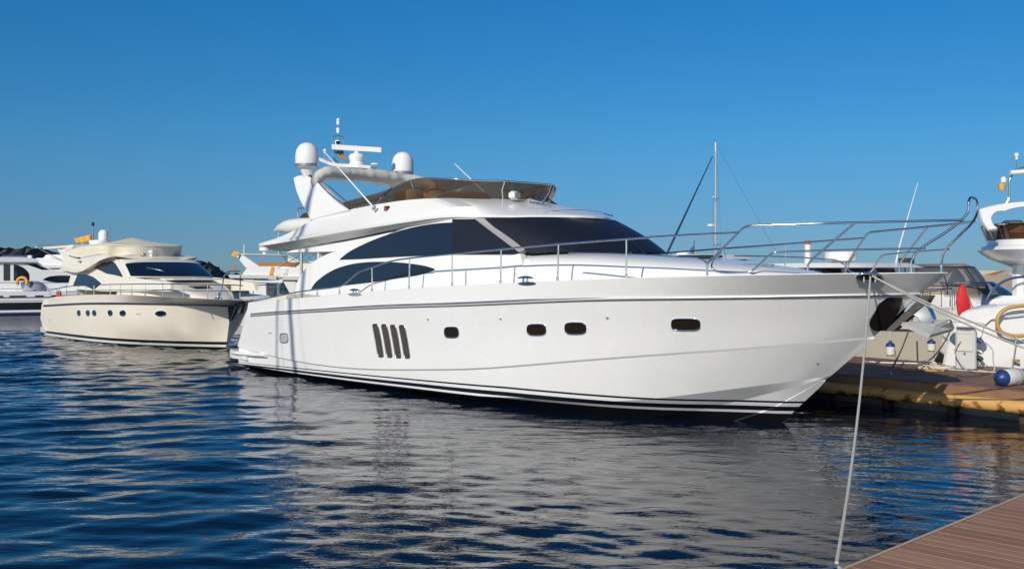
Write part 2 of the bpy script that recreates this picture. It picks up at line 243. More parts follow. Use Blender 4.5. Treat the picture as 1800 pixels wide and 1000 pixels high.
D = json.loads(r'''{"coam": [[1.004, -2.2, 3.345], [2.257, -2.1, 3.567], [3.129, -1.95, 3.858], [4.627, -1.8, 4.08], [5.639, -1.75, 4.155], [7.305, -1.7, 4.202], [8.148, -1.42, 4.189], [8.5, -1.08, 4.17], [8.8, -0.62, 4.17], [8.91, -0.27, 4.17], [8.93, 0.0, 4.17]], "crease": [[1.041, -2.22, 3.329], [1.63, -2.2, 3.406], [3.143, -2.12, 3.528], [5.543, -2.0, 3.847], [6.804, -1.95, 3.926], [8.294, -1.85, 3.962], [9.109, -1.75, 3.952], [9.3, -1.4, 3.95], [9.75, -0.9, 3.94], [9.95, -0.45, 3.94], [10.0, 0.0, 3.94]], "lip": [[1.004, -2.2, 3.271], [2.325, -2.22, 3.347], [3.936, -2.22, 3.463], [5.764, -2.15, 3.586], [6.941, -2.05, 3.665], [8.642, -1.9, 3.741], [9.289, -1.78, 3.72], [10.05, -1.4, 3.7], [10.6, -0.85, 3.7], [10.87, -0.4, 3.7], [10.94, 0.0, 3.7]], "soffit": [[1.271, -1.95, 3.151], [2.386, -1.93, 3.207], [3.839, -1.92, 3.306], [5.425, -1.92, 3.432], [6.735, -1.9, 3.563], [8.58, -1.85, 3.698], [9.218, -1.72, 3.678], [9.95, -1.33, 3.66], [10.5, -0.8, 3.66], [10.77, -0.4, 3.66], [10.84, 0.0, 3.66]], "side_panel": [[2.564, -2.067, 2.07], [2.599, -2.039, 2.285], [2.765, -2.007, 2.529], [3.142, -1.974, 2.784], [3.751, -1.946, 3.002], [4.288, -1.932, 3.106], [5.424, -1.919, 3.207], [6.496, -1.883, 3.481], [8.585, -1.854, 3.709], [9.272, -1.857, 3.683], [10.796, -1.954, 2.941], [11.037, -2.029, 2.361], [9.636, -2.046, 2.234], [6.963, -2.066, 2.074], [4.711, -2.078, 1.982]], "fascia": [[1.86, -1.903, 3.099], [4.244, -1.904, 3.093], [5.382, -1.891, 3.195], [6.452, -1.851, 3.496], [4.396, -1.874, 3.323], [2.32, -1.891, 3.194]], "flap": [[8.605, -1.855, 3.703], [9.345, -1.858, 3.674], [10.777, -1.951, 2.963], [10.585, -1.954, 2.938], [8.724, -1.951, 2.961]], "pillar": [[9.291, -1.858, 3.677], [10.731, -1.953, 2.947], [9.542, -1.66, 3.668], [10.725, -1.66, 3.051]], "upper_window": [[4.478, -1.959, 2.899], [4.791, -1.94, 3.044], [5.419, -1.916, 3.234], [6.288, -1.891, 3.423], [7.122, -1.874, 3.552], [7.923, -1.866, 3.618], [8.616, -1.864, 3.63], [8.723, -1.95, 2.967], [7.635, -1.952, 2.956], [6.378, -1.955, 2.933], [5.248, -1.958, 2.905]], "lower_window": [[3.329, -2.055, 2.159], [3.459, -2.038, 2.293], [3.761, -2.016, 2.462], [4.21, -1.994, 2.627], [4.802, -1.979, 2.748], [5.5, -1.971, 2.81], [6.399, -1.97, 2.817], [7.258, -1.975, 2.774], [7.877, -1.984, 2.71], [8.202, -1.992, 2.648], [7.705, -2.004, 2.551], [6.893, -2.015, 2.468], [5.814, -2.028, 2.366], [4.652, -2.04, 2.277], [3.792, -2.051, 2.192]], "arch_leg": [[3.156, -1.95, 3.871], [2.726, -1.87, 4.119], [2.3, -1.78, 4.431], [1.967, -1.7, 4.746], [1.716, -1.62, 5.063], [1.939, -1.6, 5.108], [2.744, -1.6, 4.965], [3.411, -1.7, 4.632], [4.204, -1.83, 4.262], [4.778, -1.9, 4.069]], "ws_base": [[4.596, -1.78, 4.082], [5.61, -1.73, 4.157], [7.279, -1.68, 4.204], [8.123, -1.4, 4.191], [8.47, -1.06, 4.18], [8.77, -0.6, 4.18], [8.88, -0.25, 4.18], [8.9, 0.0, 4.18]], "ws_top": [[4.356, -1.8, 4.269], [6.381, -1.8, 4.49], [7.038, -1.78, 4.627], [8.176, -1.6, 4.593], [8.716, -1.1, 4.545], [8.95, -0.7, 4.55], [9.05, -0.28, 4.54], [9.07, 0.0, 4.54]], "rail_top": [[0.858, -2.318, 1.824], [1.359, -2.344, 1.879], [3.218, -2.435, 2.099], [4.277, -2.462, 2.189], [4.972, -2.479, 2.238], [5.369, -2.489, 2.288], [5.685, -2.497, 2.42], [6.065, -2.507, 2.587], [6.617, -2.52, 2.7], [7.398, -2.533, 2.836], [8.012, -2.537, 2.886], [9.438, -2.546, 2.955], [10.221, -2.546, 2.996], [10.883, -2.532, 3.029], [12.368, -2.486, 3.097], [13.877, -2.388, 3.154], [14.823, -2.229, 3.191], [15.827, -1.95, 3.216]], "stanchions": [[[3.218, -2.435, 1.932], [3.218, -2.435, 2.099]], [[4.277, -2.462, 2.021], [4.277, -2.462, 2.189]], [[5.271, -2.487, 2.078], [5.271, -2.487, 2.267]], [[6.617, -2.52, 2.15], [6.617, -2.52, 2.7]], [[7.992, -2.537, 2.219], [8.012, -2.537, 2.886]], [[9.438, -2.546, 2.3], [9.438, -2.546, 2.955]], [[10.868, -2.533, 2.358], [10.883, -2.532, 3.029]], [[12.341, -2.488, 2.422], [12.368, -2.486, 3.097]], [[13.877, -2.388, 2.481], [13.877, -2.388, 3.154]]], "mid_rail": [[12.608, -2.47, 2.937], [13.841, -2.39, 2.902], [14.823, -2.229, 2.84], [15.237, -2.1, 2.791], [15.327, -2.1, 2.736]], "pulpit_rail": [[15.349, -2.13, 2.519], [15.342, -2.12, 2.736], [15.426, -2.1, 2.808], [15.881, -1.92, 3.286], [15.972, -1.9, 3.319], [17.018, -1.35, 3.34], [18.011, -0.72, 3.355], [18.589, -0.22, 3.368]], "pulpit_bow": [[17.92, -0.5, 2.574], [17.92, -0.5, 2.764], [17.963, -0.46, 2.867], [18.325, -0.28, 3.18], [18.546, -0.2, 3.37], [18.621, -0.16, 3.487], [18.629, -0.13, 3.665], [18.628, -0.08, 3.702], [18.64, 0.0, 3.7]], "pulpit_mid": [[18.103, -0.42, 2.951], [17.668, -0.75, 2.945], [16.805, -1.4, 2.923], [16.307, -1.72, 2.9], [16.238, -1.74, 2.856], [16.022, -1.85, 2.627], [15.951, -1.9, 2.591], [15.619, -2.02, 2.582], [15.47, -2.07, 2.609], [15.397, -2.09, 2.672], [15.437, -2.1, 2.771], [15.565, -2.05, 2.915]], "pulpit_post": [[16.734, -1.46, 2.565], [16.737, -1.45, 2.714], [16.798, -1.42, 2.801], [17.368, -1.17, 3.338]], "roll": [[2.776, -1.62, 4.731], [2.846, -1.58, 4.988], [2.905, -1.45, 5.093], [2.893, -0.9, 5.144], [2.892, -0.2, 5.175], [2.907, 0.7, 5.141], [2.985, 1.4, 5.071], [3.162, 1.75, 4.988], [3.36, 1.85, 4.857]], "radome_s": [2.255, -1.52, 5.267], "radome_p": [2.251, 1.52, 5.332], "radar_base": [2.072, 0.1, 5.483], "mast_foot": [1.434, 0.1, 5.532], "gps": [1.553, -0.5, 5.649], "plat_aft": [0.461, 0.0, 5.775], "plat_mid": [1.672, 0.0, 5.491], "plat_fwd": [2.716, 0.1, 5.373], "whip1_b": [5.881, -1.95, 4.056], "whip1_t": [3.784, -1.95, 5.511], "whip2_b": [7.135, 0.3, 4.466], "whip2_t": [6.018, 0.3, 5.22], "nav_light": [6.255, -1.93, 4.04], "searchlight": [9.051, -0.5, 4.18], "horn1": [9.355, -0.45, 4.081], "horn2": [9.356, -0.3, 4.063], "dinghy": [1.022, -1.3, 3.819], "dtip": [0.142, -1.3, 3.723], "pole_b": [2.361, -1.75, 2.281], "pole_t": [2.361, -1.75, 3.123], "hoop1": [1.432, -1.3, 3.806], "hoop2": [1.432, -1.3, 4.273], "hoop3": [2.115, -1.3, 4.168], "cleat1": [11.569, -2.5, 2.401], "cleat2": [5.942, -2.5, 2.102], "fair": [17.507, -1.0, 2.557], "sheer": [[0.75, -2.38, 1.79], [2.73, -2.49, 1.91], [5.46, -2.56, 2.08], [7.05, -2.6, 2.18], [8.69, -2.615, 2.27], [10.3, -2.615, 2.34], [11.47, -2.6, 2.39], [13.0, -2.55, 2.455], [14, -2.46, 2.49], [14.8, -2.34, 2.515], [15.36, -2.21, 2.53], [15.9, -2.03, 2.545], [16.4, -1.8, 2.557], [16.8, -1.55, 2.563], [17.2, -1.26, 2.57], [17.5, -1.0, 2.573], [17.75, -0.74, 2.577], [17.92, -0.55, 2.58], [18.08, -0.33, 2.582], [18.18, -0.17, 2.583], [18.24, 0, 2.583]], "rub": [[0.6, -2.37, 1.44], [2.5, -2.48, 1.57], [4.4, -2.54, 1.68], [6, -2.58, 1.78], [7.5, -2.6, 1.86], [9, -2.605, 1.92], [10.3, -2.595, 1.98], [12, -2.54, 2.07], [13, -2.46, 2.12], [14, -2.33, 2.155], [15, -2.08, 2.18], [15.8, -1.72, 2.205], [16.4, -1.36, 2.22], [16.9, -0.98, 2.235], [17.3, -0.62, 2.245], [17.6, -0.3, 2.255], [17.72, -0.14, 2.26], [17.82, 0, 2.26]], "knuckle": [[-0.1, -2.25, 0.6], [1.2, -2.31, 0.5], [2.888, -2.385, 0.434], [4.504, -2.416, 0.404], [6.314, -2.448, 0.451], [8.28, -2.443, 0.582], [10.069, -2.415, 0.722], [11.737, -2.298, 0.925], [12.978, -2.133, 1.077], [13.993, -1.922, 1.196], [14.737, -1.669, 1.278], [15.42, -1.354, 1.347], [15.923, -1.053, 1.415], [16.379, -0.696, 1.473], [16.764, -0.316, 1.525], [17.05, 0, 1.56]], "chine": [[-0.1, -2.22, 0.12], [3, -2.295, 0.1], [6, -2.37, 0.1], [8, -2.34, 0.12], [10, -2.31, 0.16], [11.5, -2.118, 0.24], [13.289, -1.732, 0.31], [13.798, -1.566, 0.393], [14.268, -1.374, 0.478], [14.711, -1.166, 0.564], [15.13, -0.941, 0.644], [15.513, -0.677, 0.718], [15.88, -0.4, 0.789], [16.079, -0.201, 0.828], [16.28, 0, 0.87]], "chine_in": [[-0.1, -1.9600000000000002, 0.02], [3, -2.035, 0.0], [6, -2.1100000000000003, 0.0], [8, -2.08, 0.02], [10, -1.9549999999999998, -0.03], [11.5, -1.6917499999999999, -0.04], [13.504, -1.212, -0.019], [13.91, -1.079, 0.091], [14.337, -0.892, 0.207], [14.722, -0.711, 0.317], [15.302, -0.529, 0.511], [15.828, -0.316, 0.684], [16.128, -0.106, 0.797], [16.18, 0, 0.8]], "portholes": [{"p": [[9.6, -2.526, 1.403], [9.585, -2.518, 1.347], [9.562, -2.515, 1.322], [9.527, -2.513, 1.304], [9.475, -2.513, 1.292], [9.362, -2.514, 1.284], [9.249, -2.516, 1.282], [9.199, -2.517, 1.289], [9.169, -2.52, 1.304], [9.154, -2.524, 1.328], [9.158, -2.532, 1.384], [9.173, -2.539, 1.44], [9.197, -2.542, 1.466], [9.232, -2.544, 1.484], [9.284, -2.544, 1.495], [9.399, -2.543, 1.503], [9.51, -2.541, 1.504], [9.559, -2.539, 1.497], [9.589, -2.537, 1.482], [9.603, -2.533, 1.458]], "n": [0.02, -0.99, -0.137]}, {"p": [[11.958, -2.422, 1.546], [11.94, -2.412, 1.492], [11.916, -2.408, 1.467], [11.879, -2.408, 1.45], [11.827, -2.41, 1.439], [11.712, -2.419, 1.431], [11.597, -2.429, 1.429], [11.546, -2.435, 1.436], [11.514, -2.439, 1.451], [11.498, -2.445, 1.474], [11.502, -2.455, 1.528], [11.52, -2.465, 1.583], [11.545, -2.469, 1.608], [11.584, -2.471, 1.625], [11.64, -2.47, 1.636], [11.758, -2.463, 1.643], [11.872, -2.453, 1.644], [11.921, -2.447, 1.637], [11.95, -2.441, 1.623], [11.963, -2.434, 1.6]], "n": [0.075, -0.974, -0.214]}, {"p": [[12.867, -2.322, 1.602], [12.847, -2.308, 1.547], [12.821, -2.304, 1.522], [12.784, -2.304, 1.505], [12.731, -2.309, 1.494], [12.614, -2.325, 1.486], [12.496, -2.341, 1.484], [12.447, -2.352, 1.492], [12.415, -2.359, 1.506], [12.399, -2.366, 1.53], [12.405, -2.38, 1.586], [12.425, -2.392, 1.641], [12.451, -2.396, 1.667], [12.491, -2.397, 1.684], [12.548, -2.394, 1.695], [12.667, -2.379, 1.702], [12.785, -2.366, 1.703], [12.834, -2.356, 1.695], [12.862, -2.346, 1.68], [12.875, -2.337, 1.657]], "n": [0.124, -0.954, -0.274]}, {"p": [[14.964, -1.822, 1.724], [14.941, -1.801, 1.667], [14.917, -1.798, 1.646], [14.883, -1.804, 1.631], [14.833, -1.819, 1.622], [14.71, -1.871, 1.617], [14.585, -1.92, 1.616], [14.539, -1.941, 1.622], [14.513, -1.958, 1.635], [14.503, -1.974, 1.656], [14.516, -2.0, 1.713], [14.54, -2.021, 1.769], [14.565, -2.024, 1.791], [14.6, -2.018, 1.805], [14.651, -2.003, 1.814], [14.778, -1.957, 1.819], [14.901, -1.907, 1.819], [14.943, -1.883, 1.813], [14.967, -1.864, 1.8], [14.977, -1.848, 1.779]], "n": [0.325, -0.829, -0.454]}], "hatch": {"p": [[2.871, -2.431, 0.969], [2.854, -2.423, 0.898], [2.838, -2.421, 0.876], [2.813, -2.419, 0.863], [2.775, -2.417, 0.854], [2.641, -2.41, 0.844], [2.51, -2.405, 0.84], [2.472, -2.403, 0.845], [2.45, -2.403, 0.856], [2.441, -2.405, 0.876], [2.45, -2.412, 0.948], [2.468, -2.42, 1.021], [2.485, -2.423, 1.043], [2.511, -2.425, 1.056], [2.55, -2.427, 1.065], [2.683, -2.434, 1.074], [2.812, -2.438, 1.077], [2.85, -2.44, 1.072], [2.871, -2.44, 1.061], [2.88, -2.438, 1.04]], "n": [-0.036, -0.995, -0.096]}, "vents": [{"p": [[6.951, -2.517, 1.112], [6.986, -2.49, 0.87], [6.988, -2.483, 0.812], [6.983, -2.479, 0.778], [6.967, -2.477, 0.758], [6.893, -2.476, 0.748], [6.816, -2.477, 0.749], [6.795, -2.479, 0.766], [6.779, -2.483, 0.8], [6.764, -2.489, 0.857], [6.724, -2.516, 1.1], [6.686, -2.541, 1.344], [6.682, -2.547, 1.402], [6.688, -2.551, 1.436], [6.703, -2.553, 1.456], [6.78, -2.554, 1.465], [6.858, -2.554, 1.462], [6.88, -2.552, 1.444], [6.896, -2.549, 1.411], [6.912, -2.543, 1.353]], "n": [-0.001, -0.994, -0.107]}, {"p": [[7.278, -2.517, 1.122], [7.31, -2.489, 0.883], [7.313, -2.482, 0.825], [7.307, -2.478, 0.791], [7.292, -2.476, 0.772], [7.219, -2.475, 0.761], [7.144, -2.476, 0.763], [7.124, -2.478, 0.78], [7.108, -2.482, 0.813], [7.094, -2.489, 0.87], [7.057, -2.517, 1.111], [7.021, -2.543, 1.352], [7.018, -2.549, 1.409], [7.023, -2.553, 1.443], [7.038, -2.555, 1.462], [7.113, -2.556, 1.471], [7.19, -2.556, 1.468], [7.211, -2.554, 1.451], [7.226, -2.55, 1.418], [7.24, -2.544, 1.361]], "n": [0.006, -0.994, -0.113]}, {"p": [[7.595, -2.515, 1.125], [7.627, -2.487, 0.889], [7.629, -2.48, 0.832], [7.623, -2.476, 0.798], [7.609, -2.474, 0.779], [7.537, -2.473, 0.769], [7.464, -2.474, 0.77], [7.443, -2.476, 0.787], [7.429, -2.48, 0.82], [7.415, -2.487, 0.876], [7.379, -2.515, 1.114], [7.347, -2.543, 1.353], [7.344, -2.549, 1.41], [7.349, -2.553, 1.444], [7.364, -2.555, 1.463], [7.437, -2.556, 1.471], [7.51, -2.555, 1.468], [7.531, -2.553, 1.451], [7.546, -2.55, 1.418], [7.56, -2.543, 1.362]], "n": [0.004, -0.993, -0.115]}, {"p": [[7.907, -2.515, 1.135], [7.937, -2.486, 0.901], [7.939, -2.479, 0.844], [7.934, -2.475, 0.811], [7.919, -2.473, 0.792], [7.849, -2.472, 0.782], [7.777, -2.473, 0.783], [7.758, -2.475, 0.8], [7.744, -2.479, 0.833], [7.73, -2.486, 0.889], [7.696, -2.515, 1.124], [7.664, -2.542, 1.36], [7.661, -2.549, 1.417], [7.667, -2.553, 1.45], [7.681, -2.555, 1.469], [7.752, -2.555, 1.477], [7.825, -2.555, 1.474], [7.845, -2.553, 1.457], [7.859, -2.549, 1.425], [7.872, -2.542, 1.369]], "n": [0.007, -0.993, -0.119]}], "thru": [[8.677, -2.571, 1.635], [10.865, -2.531, 1.719], [13.37, -2.312, 1.816], [16.253, -0.367, 1.106], [1.867, -2.397, 1.05], [1.978, -2.403, 1.056]], "fairlead": {"p": [[17.604, -0.803, 2.527], [17.586, -0.787, 2.507], [17.56, -0.787, 2.492], [17.526, -0.802, 2.48], [17.486, -0.831, 2.473], [17.439, -0.874, 2.47], [17.394, -0.921, 2.473], [17.361, -0.964, 2.48], [17.341, -1.004, 2.492], [17.333, -1.039, 2.507], [17.339, -1.066, 2.527], [17.357, -1.082, 2.546], [17.384, -1.083, 2.561], [17.419, -1.07, 2.573], [17.46, -1.043, 2.58], [17.508, -1.002, 2.583], [17.552, -0.955, 2.58], [17.584, -0.911, 2.573], [17.603, -0.868, 2.561], [17.61, -0.832, 2.546]], "n": [0.44, -0.443, -0.781]}, "cleatbed": [{"p": [[11.898, -2.583, 2.388], [11.886, -2.583, 2.377], [11.852, -2.583, 2.366], [11.8, -2.584, 2.358], [11.735, -2.585, 2.352], [11.662, -2.588, 2.35], [11.59, -2.591, 2.351], [11.525, -2.593, 2.355], [11.474, -2.596, 2.363], [11.441, -2.598, 2.373], [11.431, -2.6, 2.384], [11.445, -2.602, 2.396], [11.48, -2.602, 2.406], [11.533, -2.601, 2.414], [11.599, -2.599, 2.42], [11.672, -2.596, 2.422], [11.743, -2.593, 2.421], [11.807, -2.59, 2.416], [11.857, -2.588, 2.409], [11.888, -2.585, 2.399]], "n": [0.036, -0.992, -0.121]}, {"p": [[6.311, -2.582, 2.103], [6.298, -2.582, 2.091], [6.258, -2.581, 2.08], [6.197, -2.579, 2.07], [6.119, -2.578, 2.063], [6.032, -2.575, 2.06], [5.944, -2.573, 2.06], [5.865, -2.571, 2.064], [5.801, -2.569, 2.072], [5.76, -2.568, 2.082], [5.745, -2.567, 2.093], [5.759, -2.567, 2.105], [5.8, -2.568, 2.117], [5.863, -2.57, 2.126], [5.942, -2.572, 2.133], [6.03, -2.574, 2.136], [6.117, -2.576, 2.136], [6.195, -2.578, 2.131], [6.257, -2.58, 2.124], [6.297, -2.581, 2.114]], "n": [-0.025, -1.0, 0.018]}], "O": [-5.672511346379851, 29.06256220588004], "ang": -0.8307767239493009}''')
# ------------------------------------------------------------------ water
def make_water():
    m = bpy.data.materials.new('harbour_water'); m.use_nodes = True; n = m.node_tree.nodes; k = m.node_tree.links
    p = n['Principled BSDF']; p.inputs['Base Color'].default_value = (.002,.007,.019,1); p.inputs['Roughness'].default_value = .025; p.inputs['IOR'].default_value = 1.42
    ge = n.new('ShaderNodeNewGeometry')
    def nz(scale, sx, sy, det, rot):
        mp = n.new('ShaderNodeMapping'); mp.inputs['Scale'].default_value = (sx, sy, 1); mp.inputs['Rotation'].default_value = (0,0,rot); k.new(ge.outputs['Position'], mp.inputs['Vector'])
        t = n.new('ShaderNodeTexNoise'); t.inputs['Scale'].default_value = scale; t.inputs['Detail'].default_value = det; t.inputs['Roughness'].default_value = .5; k.new(mp.outputs[0], t.inputs['Vector']); return t
    big = nz(.16, 1, 1, 2, .4)          # calm and ruffled patches
    mr = n.new('ShaderNodeMapRange'); mr.inputs[1].default_value = .38; mr.inputs[2].default_value = .62; mr.inputs[3].default_value = .5; mr.inputs[4].default_value = 1.0; k.new(big.outputs['Fac'], mr.inputs[0])
    prev = None
    for scale, sx, sy, det, rot, dist, st in ((1.8, .45, 1.3, 4, .2, .06, .40), (4.6, .5, 1.35, 3, -.25, .032, .38), (11, .6, 1.25, 2, .1, .012, .28)):
        t = nz(scale, sx, sy, det, rot); b = n.new('ShaderNodeBump'); b.inputs['Distance'].default_value = dist
        mu = n.new('ShaderNodeMath'); mu.operation = 'MULTIPLY'; mu.inputs[1].default_value = st; k.new(mr.outputs[0], mu.inputs[0]); k.new(mu.outputs[0], b.inputs['Strength'])
        k.new(t.outputs['Fac'], b.inputs['Height'])
        if prev: k.new(prev.outputs[0], b.inputs['Normal'])
        prev = b
    k.new(prev.outputs[0], p.inputs['Normal'])
    # near sheet with modelled wavelets, far sheet to the horizon round it
    x0, x1, y0, y1 = -26., 16., -3., 47.
    xs = np.arange(x0, x1+.01, .07); ys = [y0]
    while ys[-1] < y1: ys.append(min(y1, ys[-1]+.05+.0022*max(0, ys[-1]-8)))
    ys = np.array(ys); X, Y = np.meshgrid(xs, ys); Z = np.zeros_like(X); ZS = np.zeros_like(X)
    r = np.random.default_rng(5)
    for i in range(130):
        lam = math.exp(r.uniform(math.log(.32), math.log(2.7))); th = r.normal(math.pi/2+.22, .5); ph = r.uniform(0, 6.28)
        amp = .0158*lam/(2*math.pi)*r.uniform(.5, 1.4)*(1.0 if lam < 1.6 else .75)
        kx = 2*math.pi/lam*math.cos(th); ky = 2*math.pi/lam*math.sin(th)
        env = .55+.45*np.sin(X*r.uniform(.1, .5)+r.uniform(0, 6))*np.sin(Y*r.uniform(.1, .5)+r.uniform(0, 6))
        q_ = amp*env*np.sin(kx*X+ky*Y+ph+.6*np.sin(.7*X+.4*Y+ph))
        if lam > .95: Z += q_
        else: ZS += q_
    rough = np.clip(.72-.115*(X+3), .15, 1.45)         # livelier in the open water to the left, sheltered by the pontoons to the right
    Z = Z*rough+ZS*np.clip(1.05-.06*(X+2), .55, 1.5)
    # a train of short ripples running diagonally across the near water
    msk = 1/(1+np.exp(-(X+2.5)/1.1))*1/(1+np.exp(-(15.5-Y)/1.6))*(.75+.25*np.sin(.9*X+.5*Y)*np.sin(.4*X-.8*Y+1)); ZR = np.zeros_like(X)
    for i in range(16):
        lam = r.uniform(.22, .40); th = r.normal(math.pi/2-.55, .13); ZR += .026*lam/(2*math.pi)*np.sin(2*math.pi/lam*(math.cos(th)*X+math.sin(th)*Y)+r.uniform(0, 6.28)+.5*np.sin(.8*X-.6*Y+i))
    Z += ZR*msk
    e = np.minimum.reduce([X-x0, x1-X, Y-y0, y1-Y]); Z *= np.clip(e/2, 0, 1)
    ny, nx = X.shape; me = bpy.data.meshes.new('water'); V = np.stack([X, Y, Z], -1).reshape(-1, 3)
    idx = np.arange(nx*ny).reshape(ny, nx); F = np.stack([idx[:-1,:-1], idx[:-1,1:], idx[1:,1:], idx[1:,:-1]], -1).reshape(-1, 4)
    far = 4000.; corners = [(x0,y0,0),(x1,y0,0),(x1,y1,0),(x0,y1,0),(-far,-200,0),(far,-200,0),(far,far,0),(-far,far,0)]; b0 = len(V)
    V = np.vstack([V, corners]); F2 = [(4,5,1,0),(5,6,2,1),(6,7,3,2),(7,4,0,3)]
    me.from_pydata([], [], []); me.vertices.add(len(V)); me.vertices.foreach_set('co', V.astype(np.float32).ravel())
    FF = np.vstack([F, np.array(F2)+b0]); me.loops.add(FF.size); me.loops.foreach_set('vertex_index', FF.astype(np.int32).ravel())
    me.polygons.add(len(FF)); me.polygons.foreach_set('loop_start', np.arange(0, FF.size, 4, dtype=np.int32)); me.update(calc_edges=True); me.validate(); me.shade_smooth()
    me.materials.append(m); o = bpy.data.objects.new('water', me); link(o); tag(o, kind='structure', label='dark blue harbour water ruffled by small wavelets')
make_water()

# ------------------------------------------------------------------ the big white yacht
ANG = D['ang']; OX, OY = D['O']
def W(p):   # yacht frame -> world
    c, s = math.cos(ANG), math.sin(ANG); return (OX+c*p[0]-s*p[1], OY+s*p[0]+c*p[1], p[2])
Y = thing('motor_yacht', 'large white flybridge motor yacht moored in the centre with a black covered windscreen', 'yacht', (OX, OY, 0), ANG)
wht = (.80,.80,.78); blk = (.010,.011,.014); nav = (.008,.010,.020)
HULLM = bands('hull_gelcoat', wht, [(-9, blk), (.42, (.78,.78,.77)), (.54, nav), (.75, (.78,.78,.77)), (.91, blk), (1.0, wht)], rough=.2, zrat=(.18, .021, .405))
def cosamp(c, n=130):
    """sample a hull line at matching fractions of its length forward, closer together towards the stem"""
    g = resamp(c, 2000, True); x = np.maximum.accumulate(g[:, 0])+np.arange(2000)*1e-9; u = 1-(1-np.linspace(0, 1, n))**2.2
    # fair the line: ease out kinks along its run, leaving the stem and stern ends where they are
    xu = np.linspace(x[0], x[-1], 700); yz = np.stack([np.interp(xu, x, g[:, 1]), np.interp(xu, x, g[:, 2])], 1); dx_ = xu[1]-xu[0]; s_ = yz.copy(); kr = max(1, int(.45/dx_)); ker = np.ones(2*kr+1)/(2*kr+1)
    for _ in range(4): s_ = np.stack([np.convolve(np.pad(s_[:, q_], kr, 'reflect', reflect_type='odd'), ker, 'valid') for q_ in (0, 1)], 1)
    wgt = np.clip(np.minimum((xu-x[0])/1.0, (x[-1]-xu-.25)/1.3), 0, 1)[:, None]; wgt = wgt*wgt*(3-2*wgt); yz = yz*(1-wgt)+s_*wgt
    X = x[0]+(x[-1]-x[0])*u; return np.stack([X, np.interp(X, xu, yz[:, 0]), np.interp(X, xu, yz[:, 1])], 1)
    return np.stack([X, np.interp(X, x, g[:, 1]), np.interp(X, x, g[:, 2])], 1)
sheer, rub, knu, chi, chin = [cosamp(D[k]) for k in ('sheer', 'rub', 'knuckle', 'chine', 'chine_in')]
t = np.linspace(0, 1, len(sheer))[:, None]
mid1 = rub*.5+knu*.5; mid1[:, 1] += .03*np.sin(np.clip(t[:, 0], 0, 1)*math.pi)          # slight hollow flare
knu2 = knu.copy(); knu2[:, 2] -= .035; knu2[:, 1] += np.minimum(.035, -knu2[:, 1]*.3)        # step under the knuckle
mid2 = knu2*.5+chi*.5
keel = chin.copy(); keel[:, 1] = 0; keel[:, 2] = np.minimum(np.interp(keel[:, 0], [0, 12.5, 14.4, 15.36, 15.72, 16.06, 16.18], [-.7, -.7, -.5, 0., .34, .65, .78]), chin[:, 2]-.0)
bot = chin*.55+keel*.45; bo2 = bot.copy(); bo2[:, 2] -= .03*np.clip((16.1-bo2[:, 0])/1, 0, 1)
ins = sheer.copy(); ins[:, 1] *= np.where(t[:, 0] < .97, 1-.10/np.maximum(-sheer[:, 1], .2), .5); ins[:, 1] = np.minimum(ins[:, 1], 0); ins[-1] = (18.08, 0, 2.583); ins[:, 2] += .012
deck = sheer*.4+rub*.6; deck[:, 1] *= .90; deck[:, 0] = np.minimum(deck[:, 0], 17.9)
top = sheer.copy(); top[:, 2] += .012; top[:, 1] *= .997
def both(curves):
    a = [mirror(c) for c in curves]; return loft(a)
hm = MB()
for grp in ((deck, ins, top, sheer), (sheer, rub), (rub, rub*.75+mid1*.25+0*rub, rub*.4+mid1*.6, mid1, mid1*.5+knu*.5, knu), (knu, knu2), (knu2, knu2*.5+mid2*.5, mid2, mid2*.5+chi*.5, chi), (chi, chin), (chin, bot), (bot, bo2), (bo2, keel)): hm.add(*both(grp))
tr_ = [np.vstack([c[:1], c[:1]*np.array([1, -1, 1])]) for c in (sheer, rub, mid1, knu, knu2, mid2, chi, chin, bot, bo2, keel)]; hm.add(*loft(tr_))
hull = hm.build('hull', HULLM, Y, sharp=None, fix=False)
d = deck.copy(); dm = MB(); v, f = loft([d, d*np.array([1, 0, 1])]); dm.add(v, f); v, f = loft([d*np.array([1, 0, 1]), d*np.array([1, -1, 1])]); dm.add(v, f)
dm.build('deck', OLDWHITE, Y)
GREYRUB = mat('grey_rubber', (.05,.055,.06), .5)
for s in (1, -1):
    r_ = rub.copy(); r_[:, 1] = (r_[:, 1]-.012)*s; k_ = int(len(r_)*.985)
    rr_ = mesh('rub_rail', *tube_g(r_[1:-1], .020, 8), RAILSTEEL, Y, sharp=60)
    
    for dz, rad_, mm in ((.030, .011, GREYRUB), (.052, .012, RAILSTEEL), (-.024, .008, GREYRUB)):
        r2 = r_.copy(); r2[:, 2] += dz; r2[:, 1] += .012*s; mesh('rub_strip', *tube_g(r2[1:-1], rad_, 6), mm, rr_, sharp=60)
from mathutils.bvhtree import BVHTree
def snapper(o):
    me = o.data; t = BVHTree.FromPolygons([v.co[:] for v in me.vertices], [p.vertices[:] for p in me.polygons])
    def f(P, n):
        n = Vector(n); out = []
        for p in P:
            h = t.ray_cast(Vector(p)+n*.6, -n, 1.5); out.append(np.array(h[0]) if h[0] is not None else np.array(p))
        return np.array(out)
    return f
snap = snapper(hull)
for q in D['portholes']+[D['hatch']]+D['vents']: q['p'] = snap(q['p'], q['n'])
for q in D['portholes']:
    P = np.array(q['p']); n = np.array(q['n']); pr = mesh('porthole', *slab_g(P, n, .03, .004), PORTG, Y, sharp=30); mesh('porthole_rim', *ringframe_g(P, n, .013), CHROME, pr)
q = D['hatch']; pr = slab('hull_hatch', q['p'], q['n'], .03, .008, mat('grey_hatch', (.42,.43,.43), .35), Y); mesh('hatch_rim', *ringframe_g(q['p'], q['n'], .014), CHROME, pr)
